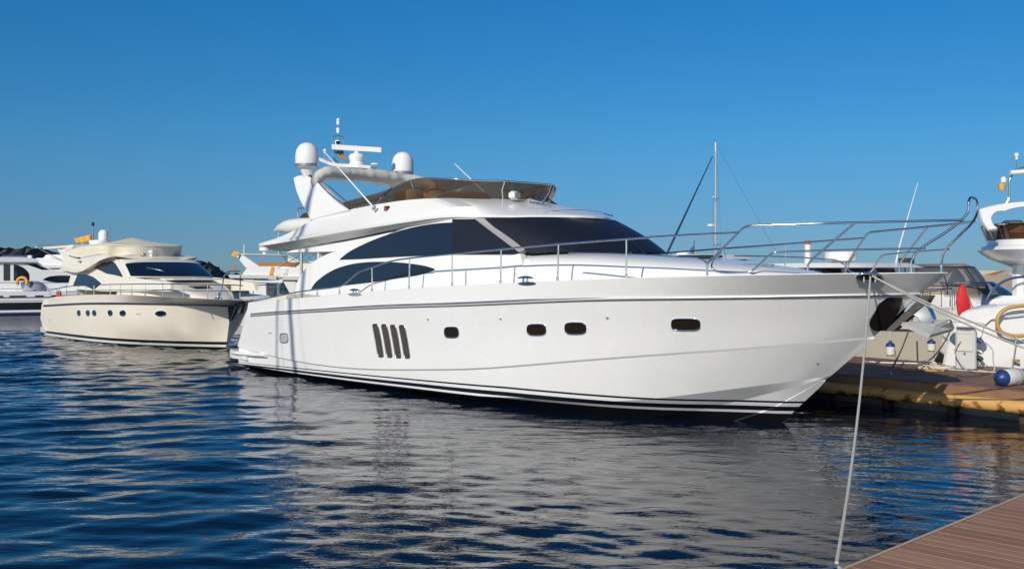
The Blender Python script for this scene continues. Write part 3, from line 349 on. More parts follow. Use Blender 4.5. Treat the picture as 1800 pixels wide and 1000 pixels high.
for q in D['vents']:
    P = np.array(q['p']); n = np.array(q['n']); pr = slab('engine_vent', P, n, .03, .004, mat('vent_recess', (.045,.030,.022), .6), Y)
    mesh('vent_rim', *ringframe_g(P, n, .014), DULLSTEEL, pr)
    c = P.mean(0); mb = MB()
    for u in (-.3, 0, .3):
        lo, hi = P[np.argmin(P[:, 2])], P[np.argmax(P[:, 2])]; off = np.array([u*.14, 0, 0]); mb.add(*tube_g([lo*.95+hi*.05+off+n*.006, lo*.05+hi*.95+off+n*.006], .011, 6))
    mb.build('louvre', mat('bronze_louvre', (.13,.105,.085), .45, metal=.4), pr)
for p in D['thru']: lathe('drain_fitting', [(.0, -.01), (.024, -.01), (.024, .012), (.012, .014), (.0, .014)], p, DULLSTEEL, Y, n=10).rotation_euler = (0,0,0)
q = D['fairlead']; P = np.array(q['p']); n = np.array(q['n'])
for s in (1, -1):
    PP = P*np.array([1, s, 1]); nn = n*np.array([1, s, 1]); fl = slab('fairlead', PP, nn, .02, .008, mat('fairlead_throat', (.22,.22,.22), .3, metal=.8), Y); mesh('fairlead_rim', *ringframe_g(PP, nn, .022), CHROME, fl)
    c = PP.mean(0)
    for u in (-.07, .07): mesh('roller_bar', *tube_g([c+np.array([u, u*.6*s, -.06])+nn*.03, c+np.array([u, u*.6*s, .07])+nn*.03], .014, 8), CHROME, fl, sharp=50)
def cleat(c, parent, rz=0, k=1.0):
    mb = MB(); ca, sa = math.cos(rz), math.sin(rz)
    g = lambda x, z: (c[0]+x*k*ca, c[1]+x*k*sa, c[2]+z*k)
    for x in (-.06, .06): mb.add(*tube_g([g(x, 0), g(x*.85, .08)], .02*k, 8))
    mb.add(*tube_g([g(-.2, .085), g(-.12, .1), g(0, .105), g(.12, .1), g(.2, .085)], [.01*k, .02*k, .024*k, .02*k, .01*k], 8)); return mb.build('cleat', CHROME, parent)
for s in (1, -1):
    cleat((11.55, -2.53*s, 2.40), Y); cleat((5.95, -2.53*s, 2.10), Y)
for q in D['cleatbed']:
    slab('cleat_recess', q['p'], q['n'], .02, .006, CHROME, Y)
# swim platform
pl = [(-1.0,-1.55),(-.95,-1.9),(-.8,-2.12),(-.4,-2.24),(.5,-2.31),(.5,2.31),(-.4,2.24),(-.8,2.12),(-.95,1.9),(-1.0,1.55)]
slab('swim_platform', [(x, y, .42) for x, y in pl], (0,0,1), .16, .05, WHITE, Y, bev=.03)
st = [(-1.0,-2.0,.30),(.6,-2.27,.30),(2.2,-2.35,.33)]; tube('platform_fender', resamp([(-.9,-1.95,.40),(-.4,-2.22,.41),(.6,-2.31,.43),(1.6,-2.34,.46)], 20), .05, WHITE, Y)

# deckhouse side walls (planar with slight tumblehome) with their windows
PS = lambda x, z: -(2.05-.13*(z-2.2)); NS = np.array([0, -1, .13]); NS = NS/np.linalg.norm(NS)
sp = spline_poly(D['side_panel'], 4, corners=(0, 5, 9, 10, 11, 14)); uw = spline_poly(D['upper_window'], 5, corners=(0, 6, 7)); lw = spline_poly(D['lower_window'], 5, corners=(0, 9))
for s in (1, -1):
    M_ = np.array([1, s, 1]); n_ = NS*M_
    pa = slab('house_side', sp*M_, n_, .14, 0, WHITE, Y)
    fa = slab('fascia', np.array(D['fascia'])*M_, n_, .3, 0, WHITE, Y)
    for P in (uw, lw):
        wnd = slab('side_window', P*M_, n_, -.002, .012, GLASS, Y); mesh('window_trim', *tube_g(np.vstack([P, P[:1]])*M_+n_*.006, .010, 6, cap=False), BLACK, wnd)
# aft bulkhead and door of the saloon, cockpit coaming
slab('aft_bulkhead', [(3.3,-1.9,1.8),(3.3,1.9,1.8),(3.3,1.85,3.3),(3.3,-1.85,3.3)], (-1,0,0), .05, 0, WHITE, Y)
slab('saloon_door', [(3.25,-1.2,1.85),(3.25,1.2,1.85),(3.25,1.2,3.05),(3.25,-1.2,3.05)], (-1,0,0), .0, .02, GLASS, Y)
box('cockpit_sofa', (.95,0,1.75), (.5,3.2,.5), CREAMCANVAS, Y, bev=.08)
tube('overhang_post', [(2.36,-1.75,1.75),(2.36,-1.75,3.15)], .035, CHROME, Y, n=12)
# foredeck trunk
ST = [(8.2,2.035,2.97,2.1),(9.5,2.03,2.97,2.15),(10.6,2.0,2.97,2.2),(11.5,1.97,2.965,2.24),(12.3,1.9,2.945,2.27),(13.2,1.76,2.89,2.3),(14,1.58,2.83,2.32),(14.8,1.3,2.74,2.34),(15.5,.98,2.66,2.36),(16.0,.66,2.58,2.37),(16.3,.3,2.5,2.38),(16.42,.04,2.42,2.38)]
STi = resamp(ST, 48); cs = []
for x, wd, zt, zb in STi:
    th = np.linspace(0, math.pi, 33); cth = np.cos(th); sth = np.sin(th)
    pe = np.interp(x, [8, 11, 14, 16.4], [.28, .34, .62, .9])
    cs.append(np.stack([np.full(33, x), -wd*np.sign(cth)*np.abs(cth)**np.interp(x, [8, 12, 16], [.30, .36, .7]), zb+(zt-zb)*sth**pe], 1))
mesh('foredeck_trunk', *loft(cs), WHITE, Y, sharp=60)
for s in (1, -1):
    g = [(x, -s*wd*.92, zb+(zt-zb)*.62+.0) for x, wd, zt, zb in STi[10:44]]
box('deck_hatch', (13.6,0,2.885), (.62,.6,.05), GLASS, Y, bev=.02)
box('skylight_trim', (14.9,-.35,2.72), (.9,.12,.03), DULLSTEEL, Y, rz=.2)
# windscreen under its black mesh cover
def arcx(a, b, y0, y): return a+b*(1-abs(y/y0)**2.5)**.6
ys = 1.76*np.sin(np.linspace(-math.pi/2, math.pi/2, 61))
def wsrow(k):
    y_ = ys*(1+.015*(1-k)); top_x = arcx(9.26, 1.60, 1.765, np.clip(ys, -1.765, 1.765)); bot_x = arcx(10.62, 1.62, 1.79, ys)
    x = bot_x*(1-k)+top_x*k+.10*math.sin(math.pi*k); zb = np.interp(np.abs(ys), [0, 1.2, 1.6, 1.78], [2.975, 2.975, 2.975, 2.955]); zt = np.interp(np.abs(ys), [0, 1.3, 1.78], [3.70, 3.70, 3.69])
    return np.stack([x, y_, zb*(1-k)+zt*k], 1)
rows = [wsrow(k) for k in np.linspace(0, 1, 9)]
wsc = mesh('windscreen_cover', *loft(rows), MESH, Y, sharp=60)
# side flaps of the cover in front of the quarter lights
for s in (1, -1):
    fl = np.array(D['flap'])*np.array([1, s, 1])
    slab('cover_flap', fl, NS*np.array([1, s, 1]), .02, .02, MESH, Y)
    p1, p2, q1, q2 = [np.array(p)*np.array([1, s, 1]) for p in D['pillar']]
    slab('screen_pillar', [p1, q1, q2, p2], np.cross(q1-p1, p2-p1)*(-s)*1.0, .06, .03, mat('pillar_grey', (.40,.39,.37), .55), Y)
    wp = tube('wiper', [(12.0-.25*abs(s*.9),-.9*s,2.98),(11.6,-.75*s,3.22),(11.2,-.5*s,3.42)], .012, BLACK, Y, 6)
tube('wiper', [(12.27,-.05,2.98),(11.9,.05,3.2),(11.5,.2,3.42)], .012, BLACK, Y, 6)
# flybridge mouldings
per = 5
cur = {k: by_index(D[k], per) for k in ('coam', 'crease', 'lip', 'soffit')}
lip2 = cur['lip'].copy(); lip2[:, 2] += .045; lip2[:, 1] *= 1.004
inn = cur['coam'].copy(); inn[:, 1] *= .93; inn[:, 0] -= np.linspace(0, .08, len(inn)); flo = inn.copy(); flo[:, 2] = np.minimum(flo[:, 2]-.02, np.interp(flo[:, 0], [1, 3, 9], [3.30, 3.42, 3.62]))
so_in = cur['soffit'].copy(); so_in[:, 1] *= .9; so_in[:, 2] += .05
sof2 = cur['soffit']*.45+cur['lip']*.55; sof2[:, 2] += .03
v, f = loft([mirror(c) for c in (flo, inn, cur['coam'], cur['crease'], lip2, cur['lip'], sof2, cur['soffit'], so_in)])
fb = MB(); fb.add(v, f); n2 = 2*len(flo)-1
for a in range(8): fb.f.append((a*n2, (a+1)*n2, (a+2)*n2-1, (a+1)*n2-1))
fb.build('flybridge_moulding', WHITE, Y, sharp=28)
fl = mirror(flo); v, f = loft([fl, fl*np.array([1, 0, 1])]); mesh('flybridge_floor', v, f, OLDWHITE, Y)
so_ = mirror(so_in); v, f = loft([so_, so_*np.array([1, 0, 1])]); mesh('cockpit_ceiling', v, f, OLDWHITE, Y)
# smoked windscreen
b_ = by_index(D['ws_base'], 6); t_ = by_index(D['ws_top'], 6); t_[:6, :] = t_[:6, :]
scr = [b_*(1-k)+t_*k+np.array([.0, -.05, 0])*math.sin(math.pi*k)*np.clip(-b_[:, 1:2], 0, 1) for k in np.linspace(0, 1, 5)]
fs = mesh('flybridge_screen', *loft([mirror(c) for c in scr]), TINT, Y, sharp=60)
tube('screen_rail', mirror(t_), .016, CHROME, fs, 8)
for s in (1, -1):
    for i, m_ in ((12, 1), (30, 0), (6, 1)):
        a, b = b_[i]*np.array([1, s, 1]), t_[i]*np.array([1, s, 1]); tube('screen_bracket', [a, (a+b)/2+np.array([0, -.05*s, 0]), b], .016, CHROME, fs, 6)
# helm console and seats behind the screen
box('helm_console', (7.6,-.7,4.0), (.8,1.1,.75), mat('brown_console', (.16,.09,.055), .6), Y, bev=.1)
for yy in (-1.0,-.35): 
    stt = box('helm_seat', (6.4,yy,3.95), (.5,.5,.5), CREAMCANVAS, Y, bev=.1); mesh('seat_back', *box_g((6.15,yy,4.3), (.14,.5,.5), .06), CREAMCANVAS, stt)
box('sun_lounge', (7.7,.9,3.95), (1.7,1.1,.62), TAN, Y, bev=.12); mesh('side_bench', *loft([[(3.6,1.1,z) for z in (3.5,4.05)]+[(3.6,1.5,4.2),(3.6,1.62,3.6)], [(7.9,.9,3.5),(7.9,.9,4.35),(7.9,1.25,4.45),(7.9,1.4,3.6)]], closed=True), TAN, Y, sharp=30); box('wet_bar', (5.0,1.1,3.9), (1.2,.8,.8), WHITE, Y, bev=.06)
# radar arch
leg = spline_poly(D['arch_leg'], 5, corners=(0, 4, 6, 9))
for s in (1, -1):
    P = leg*np.array([1, s, 1]); slab('arch_leg', P, (0,-s,.25), .22, .0, WHITE, Y, bev=.04)
cb = resamp([(2.25,-1.6,5.02),(2.25,-.8,5.13),(2.25,0,5.16),(2.25,.8,5.13),(2.25,1.6,5.02)], 21)
sec = []
for p in cb: sec.append([(p[0]-.42,p[1],p[2]-.02),(p[0]-.3,p[1],p[2]+.07),(p[0]+.3,p[1],p[2]+.06),(p[0]+.5,p[1],p[2]-.04),(p[0]+.3,p[1],p[2]-.14),(p[0]-.3,p[1],p[2]-.12)])
mesh('arch_beam', *loft(sec, closed=True), WHITE, Y, sharp=50)
rp = resamp(D['roll'], 60); rr_ = .135+np.convolve(rng.normal(0, .022, 64), [.1,.3,.6,.3,.1], 'valid')[:60]; rr_[[0,-1]] = .05; rr_[[1,-2]] = .1
mesh('bimini_roll', *tube_g(rp, rr_, 14), CANVAS, Y, sharp=80)
for s in (1, -1):
    tube('bimini_strut', [(2.85,-1.63*s,4.93),(3.6,-1.75*s,4.55),(4.7,-1.82*s,4.07)], .017, CHROME, Y, 6)
    tube('bimini_strut', [(2.95,-1.63*s,4.98),(4.85,-1.80*s,4.10)], .013, CHROME, Y, 6)
RAD = [(0,-.01),(.10,-.01),(.12,.07),(.22,.10),(.30,.14),(.31,.17),(.315,.30),(.31,.46),(.285,.58),(.235,.68),(.16,.75),(.08,.785),(0,.79)]
for s in (1, -1):
    rd = lathe('satellite_dome', [(0,.1),(.24,.1)]+[(r*.97, z*.93+.03) for r, z in RAD[4:]], (2.25,-1.52*s,5.16), PLASTIC, Y, n=32, sharp=50)
    lathe('dome_band', [(.285,.155),(.305,.155),(.308,.215),(.29,.215)], (2.25,-1.52*s,5.16), DULLSTEEL, rd, n=32)
    lathe('dome_foot', [(.0,-.12),(.10,-.12),(.13,-.05),(.2,.1),(0,.1)], (2.25,-1.52*s,5.16), WHITE, rd, n=16)
# radar platform, scanner, light mast
P = [(.46,-.10,5.775),(.46,.10,5.775),(1.3,.24,5.56),(1.75,.28,5.48),(2.75,.28,5.38),(2.9,.0,5.36),(2.75,-.28,5.38),(1.75,-.28,5.48),(1.3,-.24,5.56)]
slab('radar_platform', P, (0.18,0,1), .05, .03, WHITE, Y, bev=.02)
box('platform_pylon', (2.3,0,5.26), (.7,.3,.25), WHITE, Y, bev=.05)
rb = lathe('radar_pedestal', [(0,0),(.20,0),(.21,.05),(.17,.09),(.20,.15),(.22,.24),(.17,.31),(.07,.33),(.07,.40),(0,.40)], (2.1,.1,5.46), PLASTIC, Y, n=18)
cs = []; dv = np.array([.62,.785,-.055]); dv /= np.linalg.norm(dv); c0 = np.array([2.1,.1,5.90]); nv = np.cross(dv, (0,0,1)); nv /= np.linalg.norm(nv)
for u in np.linspace(-.66, .66, 9): cs.append([c0+dv*u+nv*a+np.array([0,0,b]) for a, b in ((-.09,-.05),(-.1,.0),(-.07,.075),(.05,.085),(.09,.05),(.08,-.05))])
v, f = loft(cs, closed=True); f += [tuple(range(6))[::-1], tuple(range(48, 54))]; mesh('radar_scanner', v, f, PLASTIC, rb, sharp=40)
def upath(c, w_, h): return round_path([(c[0],c[1]-w_,c[2]),(c[0],c[1]-w_,c[2]+h),(c[0],c[1]+w_,c[2]+h),(c[0],c[1]+w_,c[2])], 7, .12)
fr = tube('mast_frame', upath((1.35,.0,5.52), .17, .80), .016, CHROME, Y, 8)
tube('mast_brace', [(1.35,-.17,5.72),(1.62,-.1,5.5)], .016, BLACK, fr, 6); tube('mast_shelf', [(1.35,-.17,6.0),(1.35,.17,6.0)], .016, CHROME, fr, 6)
sh_ = box('mast_shelf_plate', (1.35,0,6.0), (.16,.34,.015), CHROME, fr); cm = lathe('night_camera', [(0,0),(.05,0),(.035,.03),(.05,.05),(.075,.07),(.075,.16),(.06,.19),(0,.19)], (1.35,-.02,6.01), PLASTIC, Y, n=14)
box('camera_lens', (1.41,-.05,6.13), (.05,.11,.08), GLASS, cm); box('loud_hailer', (1.35,.02,5.9), (.12,.24,.13), mat('dark_speaker', (.04,.05,.08), .5), Y, bev=.02)
tube('light_pole', [(1.35,0,6.3),(1.35,0,6.78)], .012, CHROME, Y, 6)
lathe('anchor_light', [(0,0),(.045,0),(.05,.03),(.05,.08),(.055,.1),(.055,.14),(0,.15)], (1.35,0,6.40), PLASTIC, Y, n=12); lathe('anchor_light', [(0,0),(.04,0),(.055,.03),(.045,.05),(.045,.12),(.055,.14),(.03,.18),(0,.18)], (1.35,0,6.62), PLASTIC, Y, n=12)
gp = tube('gps_mast', [(1.15,-.30,5.58),(1.15,-.30,5.84)], .01, CHROME, Y, 6); lathe('gps_antenna', [(0,0),(.03,0),(.03,.04),(.055,.06),(.05,.1),(.02,.12),(0,.12)], (1.15,-.30,5.84), PLASTIC, gp, n=12)
gh = tube('wind_sensor', [(2.9,.55,5.30),(2.9,.55,5.62)], .008, CHROME, Y, 6); lathe('sensor_head', [(0,0),(.12,.0),(.10,.035),(.02,.05),(0,.05)], (2.6,.35,5.46), PLASTIC, gh, n=12)
tag(slab('ensign', [(1.37,.02,5.72),(1.37,.02,5.84),(1.36,.12,5.82),(1.40,.22,5.77),(1.37,.26,5.68),(1.34,.14,5.70)], (1,0,0), .004, .004, ORANGE, None), 'small orange flag hanging behind the radar scanner of the big white yacht', 'flag').matrix_world = Matrix.Translation((OX, OY, 0)) @ Matrix.Rotation(ANG, 4, 'Z')
# whip aerials, lights, horns
a, b = np.array(D['whip1_b']), np.array(D['whip1_t']); wh = tube('whip_aerial', [a, a*.5+b*.5, b], [.02, .016, .011], PLASTIC, Y, 8); lathe('aerial_base', [(0,-.05),(.05,-.05),(.05,0),(.03,.06),(0,.06)], a, CHROME, wh, n=12)
a, b = np.array([7.0,.3,4.10]), np.array(D['whip2_t']); c_ = np.array(D['whip2_b']); wh = tube('whip_aerial', [a, c_, b], [.018, .015, .008], PLASTIC, Y, 8); lathe('aerial_base', [(0,-.05),(.05,-.05),(.05,0),(.03,.06),(0,.06)], a, CHROME, wh, n=12)
for s in (1, -1): nl = box('navigation_light', (6.26,-1.87*s,4.03), (.14,.08,.12), BLACK, Y); box('light_lens', (6.26,-1.915*s,4.03), (.08,.03,.08), mat('amber_lens', (.35,.08,.03), .2), nl)
sl1 = box('searchlight', (9.16,-.62,4.235), (.16,.26,.17), PLASTIC, Y, bev=.04, rz=.15); box('searchlight_glass', (9.245,-.60,4.235), (.02,.19,.12), mat('lamp_glass', (.3,.3,.28), .1), sl1, rz=.15)
for yy in (-.30, -.12):
    hn = tube('air_horn', [(9.22,yy,4.17),(9.33,yy,4.17),(9.62,yy,4.09),(9.72,yy,4.085)], [.04, .045, .016, .045], CHROME, Y, 12); lathe('horn_foot', [(0,-.1),(.03,-.1),(.03,0),(0,.0)], (9.28,yy,4.16), CHROME, hn, n=8)
tube('handrail', resamp([(10.15,-.95,3.80),(10.6,-.4,3.86),(10.7,.2,3.86),(10.75,.75,3.78)], 14), .012, CHROME, Y, 6)
# guard rails and pulpit
for s in (1, -1):
    M_ = np.array([1, s, 1])
    rt = tube('guard_rail', by_index(D['rail_top'], 4)*M_, .0175, CHROME, Y, 8)
    for a, b in D['stanchions']: 
        a = np.array(a)*M_; b = np.array(b)*M_; a[2] -= .03; so_ = tube('stanchion', [a, b], .0155, CHROME, rt, 8); lathe('stanchion_foot', [(0,0),(.026,0),(.026,.1),(.016,.11),(0,.11)], a, CHROME, rt, n=10)
    tube('coachroof_handrail', by_index(D['mid_rail'], 4)*M_, .014, CHROME, Y, 8)
    pr = tube('pulpit', round_path(np.array(D['pulpit_rail'])*M_, 6, .09), .0185, CHROME, Y, 10)
    tube('pulpit_bar', round_path(np.array(D['pulpit_mid'])*M_, 5, .06), .0165, CHROME, pr, 8); tube('pulpit_post', round_path(np.array(D['pulpit_post'])*M_, 5, .06), .0175, CHROME, pr, 8)
pb = np.array(D['pulpit_bow']); pb[:, 1] = np.minimum(pb[:, 1], 0); tube('bow_loop', by_index(mirror(pb), 5), .0195, CHROME, Y, 10)
# anchor pocket, roller and anchor
for s in (1, -1):
    PK = np.array([(17.66,-.26,2.19),(17.40,-.385,2.19),(17.26,-.36,1.98),(17.12,-.28,1.76),(17.16,-.13,1.66),(17.27,-.05,1.70),(17.5,-.08,1.98)])*np.array([1, s, 1])
    slab('anchor_pocket', spline_poly(PK, 4), (.55,-.75*s,-.25), .05, .02, mat('anchor_pocket_black', (.014,.012,.011), .3), Y)
    slab('anchor_cheek', np.array([(17.30,-.07,1.68),(17.9,-.07,2.24),(18.02,-.07,2.24),(17.95,-.07,2.12),(17.40,-.07,1.66)])*np.array([1, s, 1]), (0,-s,0), .015, .015, mat('scuffed_steel', (.30,.24,.20), .3, metal=.9, noise=.3, nscale=9), Y)
an = slab('anchor', spline_poly([(17.573, -0.06, 1.985), (17.721, -0.06, 2.166), (17.876, -0.06, 2.161), (17.994, -0.06, 2.014), (18.047, -0.06, 1.815), (17.994, -0.06, 1.752), (17.904, -0.06, 1.775), (17.758, -0.06, 1.911)], 4, (0,2,5)), (0,-1,0), .11, .0, CHROME, Y, bev=.015)
FL = np.array([(17.597, -0.2, 1.768), (17.82, 0.0, 1.796), (18.198, 0.15, 1.822), (18.128, -0.38, 1.606), (18.066, -0.1, 1.73), (18.161, 0.35, 1.682)]); mesh('anchor_fluke', np.vstack([FL, FL+np.array([.02,.03,.05])]), [(0,3,4,1),(1,4,5,2),(4,3,5),(6,7,10,9),(7,8,11,10),(10,11,9),(0,1,7,6),(1,2,8,7),(2,5,11,8),(5,3,9,11),(3,0,6,9)], mat('galvanised_fluke', (.46,.47,.46), .55, metal=.25, noise=.12, nscale=8), an, smooth=False)
# tender stowed on the aft flybridge deck
td = thing('tender', 'pale inflatable tender stowed on the aft flybridge deck of the big white yacht', 'dinghy', W((1.0,-.6,3.62)), ANG)
q = resamp([(-.75,-.75,.10),(-.35,-.78,.16),(.4,-.75,.2),(1.3,-.7,.2)], 12); tube('tender_tube', q, np.r_[.015, .06, .10, .14, .17, np.full(7, .19)], FENDW, td, 12); tube('tender_tube', q*np.array([1,-1,1])+np.array([0,.6,0]), np.r_[.02, .1, .17, np.full(9, .2)], FENDW, td, 12)
slab('tender_floor', [(-.5,-.6,.08),(1.3,-.6,.08),(1.3,1.2,.08),(-.5,1.2,.08)], (0,0,1), .04, .0, OLDWHITE, td)
hp = tube('console_hoop', round_path([(.42,-.70,.15),(.42,-.70,.66),(1.0,-.70,.64),(1.0,-.70,.2)], 6, .1), .02, CHROME, td, 8)
sc_ = [(.44,-.68,.18),(.46,-.68,.36),(.62,-.68,.50),(.95,-.68,.50),(1.1,-.68,.2)]; slab('console_screen', spline_poly(sc_, 4, (0,4)), (0,-1,0), .005, .005, TINT, td)
box('console', (.95,-.2,.25), (.5,.6,.4), OLDWHITE, td, bev=.06)
# ------------------------------------------------------------------ pontoons
def plankmat(name, c1, c2, rough=.7):
    m = bpy.data.materials.new(name); m.use_nodes = True; n = m.node_tree.nodes; k = m.node_tree.links; p = n['Principled BSDF']; p.inputs['Roughness'].default_value = rough
    ge = n.new('ShaderNodeNewGeometry'); tc = n.new('ShaderNodeTexCoord'); mp = n.new('ShaderNodeMapping'); mp.inputs['Scale'].default_value = (30,1.2,4); k.new(tc.outputs['Object'], mp.inputs['Vector'])
    t = n.new('ShaderNodeTexNoise'); t.inputs['Scale'].default_value = 2.0; t.inputs['Detail'].default_value = 6; k.new(mp.outputs[0], t.inputs['Vector'])
    t2 = n.new('ShaderNodeTexNoise'); t2.inputs['Scale'].default_value = 1.1; t2.inputs['Detail'].default_value = 5; k.new(tc.outputs['Object'], t2.inputs['Vector'])
    ad = n.new('ShaderNodeMath'); ad.operation = 'ADD'; k.new(ge.outputs['Random Per Island'], ad.inputs[0]); k.new(t.outputs['Fac'], ad.inputs[1])
    mr = n.new('ShaderNodeMapRange'); mr.inputs[1].default_value = .3; mr.inputs[2].default_value = 1.7; k.new(ad.outputs[0], mr.inputs[0])
    mx = n.new('ShaderNodeMix'); mx.data_type = 'RGBA'; mx.inputs[6].default_value = (*c1,1); mx.inputs[7].default_value = (*c2,1); k.new(mr.outputs[0], mx.inputs[0])
    mx2 = n.new('ShaderNodeMix'); mx2.data_type = 'RGBA'; mx2.blend_type = 'MULTIPLY'; mx2.inputs[0].default_value = .5; k.new(mx.outputs[2], mx2.inputs[6]); k.new(t2.outputs['Fac'], mx2.inputs[7])
    k.new(mx2.outputs[2], p.inputs['Base Color'])
    b = n.new('ShaderNodeBump'); b.inputs['Strength'].default_value = .25; b.inputs['Distance'].default_value = .004; k.new(t.outputs['Fac'], b.inputs['Height']); k.new(b.outputs[0], p.inputs['Normal'])
    return m
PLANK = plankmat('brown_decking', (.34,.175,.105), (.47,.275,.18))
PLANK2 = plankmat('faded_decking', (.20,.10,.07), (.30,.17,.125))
EDGEB = mat('deck_edge_board', (.24,.13,.07), .7, noise=.25, nscale=6, stretch=(1,1,1))
def rustmat():
    m = bpy.data.materials.new('rusty_yellow_pipe'); m.use_nodes = True; n = m.node_tree.nodes; k = m.node_tree.links; p = n['Principled BSDF']; p.inputs['Roughness'].default_value = .55
    tc = n.new('ShaderNodeTexCoord'); t = n.new('ShaderNodeTexNoise'); t.inputs['Scale'].default_value = 4.5; t.inputs['Detail'].default_value = 8; t.inputs['Roughness'].default_value = .65; k.new(tc.outputs['Object'], t.inputs['Vector'])
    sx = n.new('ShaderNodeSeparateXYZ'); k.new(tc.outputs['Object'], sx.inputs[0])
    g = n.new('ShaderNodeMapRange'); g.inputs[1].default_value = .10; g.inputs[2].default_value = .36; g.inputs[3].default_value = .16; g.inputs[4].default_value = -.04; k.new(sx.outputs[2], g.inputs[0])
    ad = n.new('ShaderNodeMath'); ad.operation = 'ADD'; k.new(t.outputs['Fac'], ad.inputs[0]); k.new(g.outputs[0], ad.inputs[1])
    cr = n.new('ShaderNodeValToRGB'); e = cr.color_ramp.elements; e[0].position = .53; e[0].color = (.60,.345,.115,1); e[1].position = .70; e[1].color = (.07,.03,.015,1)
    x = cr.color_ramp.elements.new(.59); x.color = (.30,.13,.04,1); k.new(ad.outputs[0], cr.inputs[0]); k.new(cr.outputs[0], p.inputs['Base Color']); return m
RUST = rustmat()
def deck_planks(name, length, width, pw, z, m, parent, gap=.006, th=.03, x0=0, y0=0):
    """planks laid across the pontoon (along local y), side by side along local x"""
    mb = MB(); nn = int(length/pw)
    for i in range(nn): mb.add(*box_g((x0+(i+.5)*pw, y0+width/2, z-th/2+random.uniform(-.001,.001)), (pw-gap, width, th), .004))
    return mb.build(name, m, parent, fix=False, sharp=30)
ZD = .5
A = np.array([2.33, 7.24]); B = np.array([4.85, 9.69]); e = (B-A)/np.linalg.norm(B-A); ra = math.atan2(e[1], e[0])
st = A-e*7
fd = thing('quay_pontoon', 'brown planked pontoon in the foreground with a worn edge', 'pontoon', (st[0], st[1], 0), ra)
# local frame: x along the edge, y to the left (water side is +y), so planks lie at -y
deck_planks('decking', 24, 3.0, .142, ZD, PLANK, fd, y0=-3.02)
box('edge_beam', (12,-.03,ZD-.14), (24,.06,.2), EDGEB, fd); box('float', (12,-1.5,.12), (23.6,2.8,.4), mat('concrete_float', (.22,.21,.2), .9, noise=.2), fd)
tube('worn_edge', [(0,.004,ZD-.006),(24,.004,ZD-.006)], .012, mat('worn_edge_wood', (.42,.33,.22), .8, noise=.3, nscale=20), fd, 6)
cl = thing('mooring_cleat', 'rope wrapped cleat on the edge of the foreground pontoon', 'cleat', (st[0]+e[0]*6.80+.02, st[1]+e[1]*6.80-.03, ZD), ra)
cleat((0,0,0), cl, 0, .6).data.materials[0] = DULLSTEEL
tube('rope_turns', [(.10*math.cos(a_)*(1+.2*math.sin(a_*.37)), .045*math.sin(a_)*(1+.3*math.sin(a_*.6)), .02+.03*a_/13) for a_ in np.linspace(0, 13, 60)], .013, ROPE, cl, 6)
# pier along the far side of the yacht
A2 = np.array([6.42, 20.4]); B2 = np.array([8.74, 17.5]); e2 = (B2-A2)/np.linalg.norm(B2-A2); r2 = math.atan2(e2[1], e2[0]); ZP = .58
st2 = A2-e2*16
pi = thing('finger_pier', 'long planked pier behind the bow with a rusty yellow pipe along its edge', 'pier', (st2[0], st2[1], 0), r2)
# local: x toward the camera side, +y away from the yacht
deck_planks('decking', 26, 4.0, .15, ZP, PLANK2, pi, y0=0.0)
box('edge_board', (13,.0,ZP-.11), (26,.05,.17), EDGEB, pi, bev=.006)
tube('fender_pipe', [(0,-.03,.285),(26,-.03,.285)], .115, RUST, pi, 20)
for x in np.arange(8, 22, 1.3): box('bracket', (x,.12,.08), (.14,.2,.4), mat('rusty_bracket', (.05,.03,.02), .8, noise=.4, nscale=12), pi)
box('float', (13,2.1,.0), (25.6,3.4,.5), mat('concrete_float', (.22,.21,.2), .9), pi)
def on_pier(x, y): c, s = math.cos(r2), math.sin(r2); return (st2[0]+c*x-s*y, st2[1]+s*x+c*y, ZP)
# ------------------------------------------------------------------ mooring lines of the big yacht
def catenary(a, b, sag, n=40):
    a = np.array(a, float); b = np.array(b, float); t = np.linspace(0, 1, n)[:, None]; p = a*(1-t)+b*t; p[:, 2] -= sag*4*(t*(1-t))[:, 0]; return p
def line(label, pts, r=.0145, m=None, group='mooring lines of the big white yacht', name='mooring_line'):
    o = mesh(name, *tube_g(pts, r, 8), m or ROPE, None, sharp=80); return tag(o, label, 'rope', group)
fl = np.array(W(np.array(D['fairlead']['p']).mean(0)+np.array([.05,-.06,.0])))
k0 = (st[0]+e[0]*6.93, st[1]+e[1]*6.93, ZD+.06)
line('white rope dropping from the bow fairlead to the foreground pontoon cleat', catenary(fl, k0, .35))
line('upper of two pale ropes running right from the bow of the big yacht', catenary(fl+np.array([.03,0,.01]), (11.2,17.0,.75), .22))
line('lower of two pale ropes running right from the bow of the big yacht', catenary(fl+np.array([.05,0,0]), (11.4,16.4,.62), .32))

# sailing boat berthed to the left of the viewer: its mast throws the soft shadow across the yacht's quarter
sv = thing('sailing_boat', 'sailing boat berthed left of the viewer, mast shading the big yacht', 'sailing boat', (0, 0, 0), 0)
q = np.array(W((3.05,-2.42,1.1))); ts = TO_SUN/ TO_SUN.z; mx_, my_ = q[0]+ts.x*9.5, q[1]+ts.y*9.5
sv.location = (mx_, my_, 0); sv.rotation_euler = (0, 0, R(205))
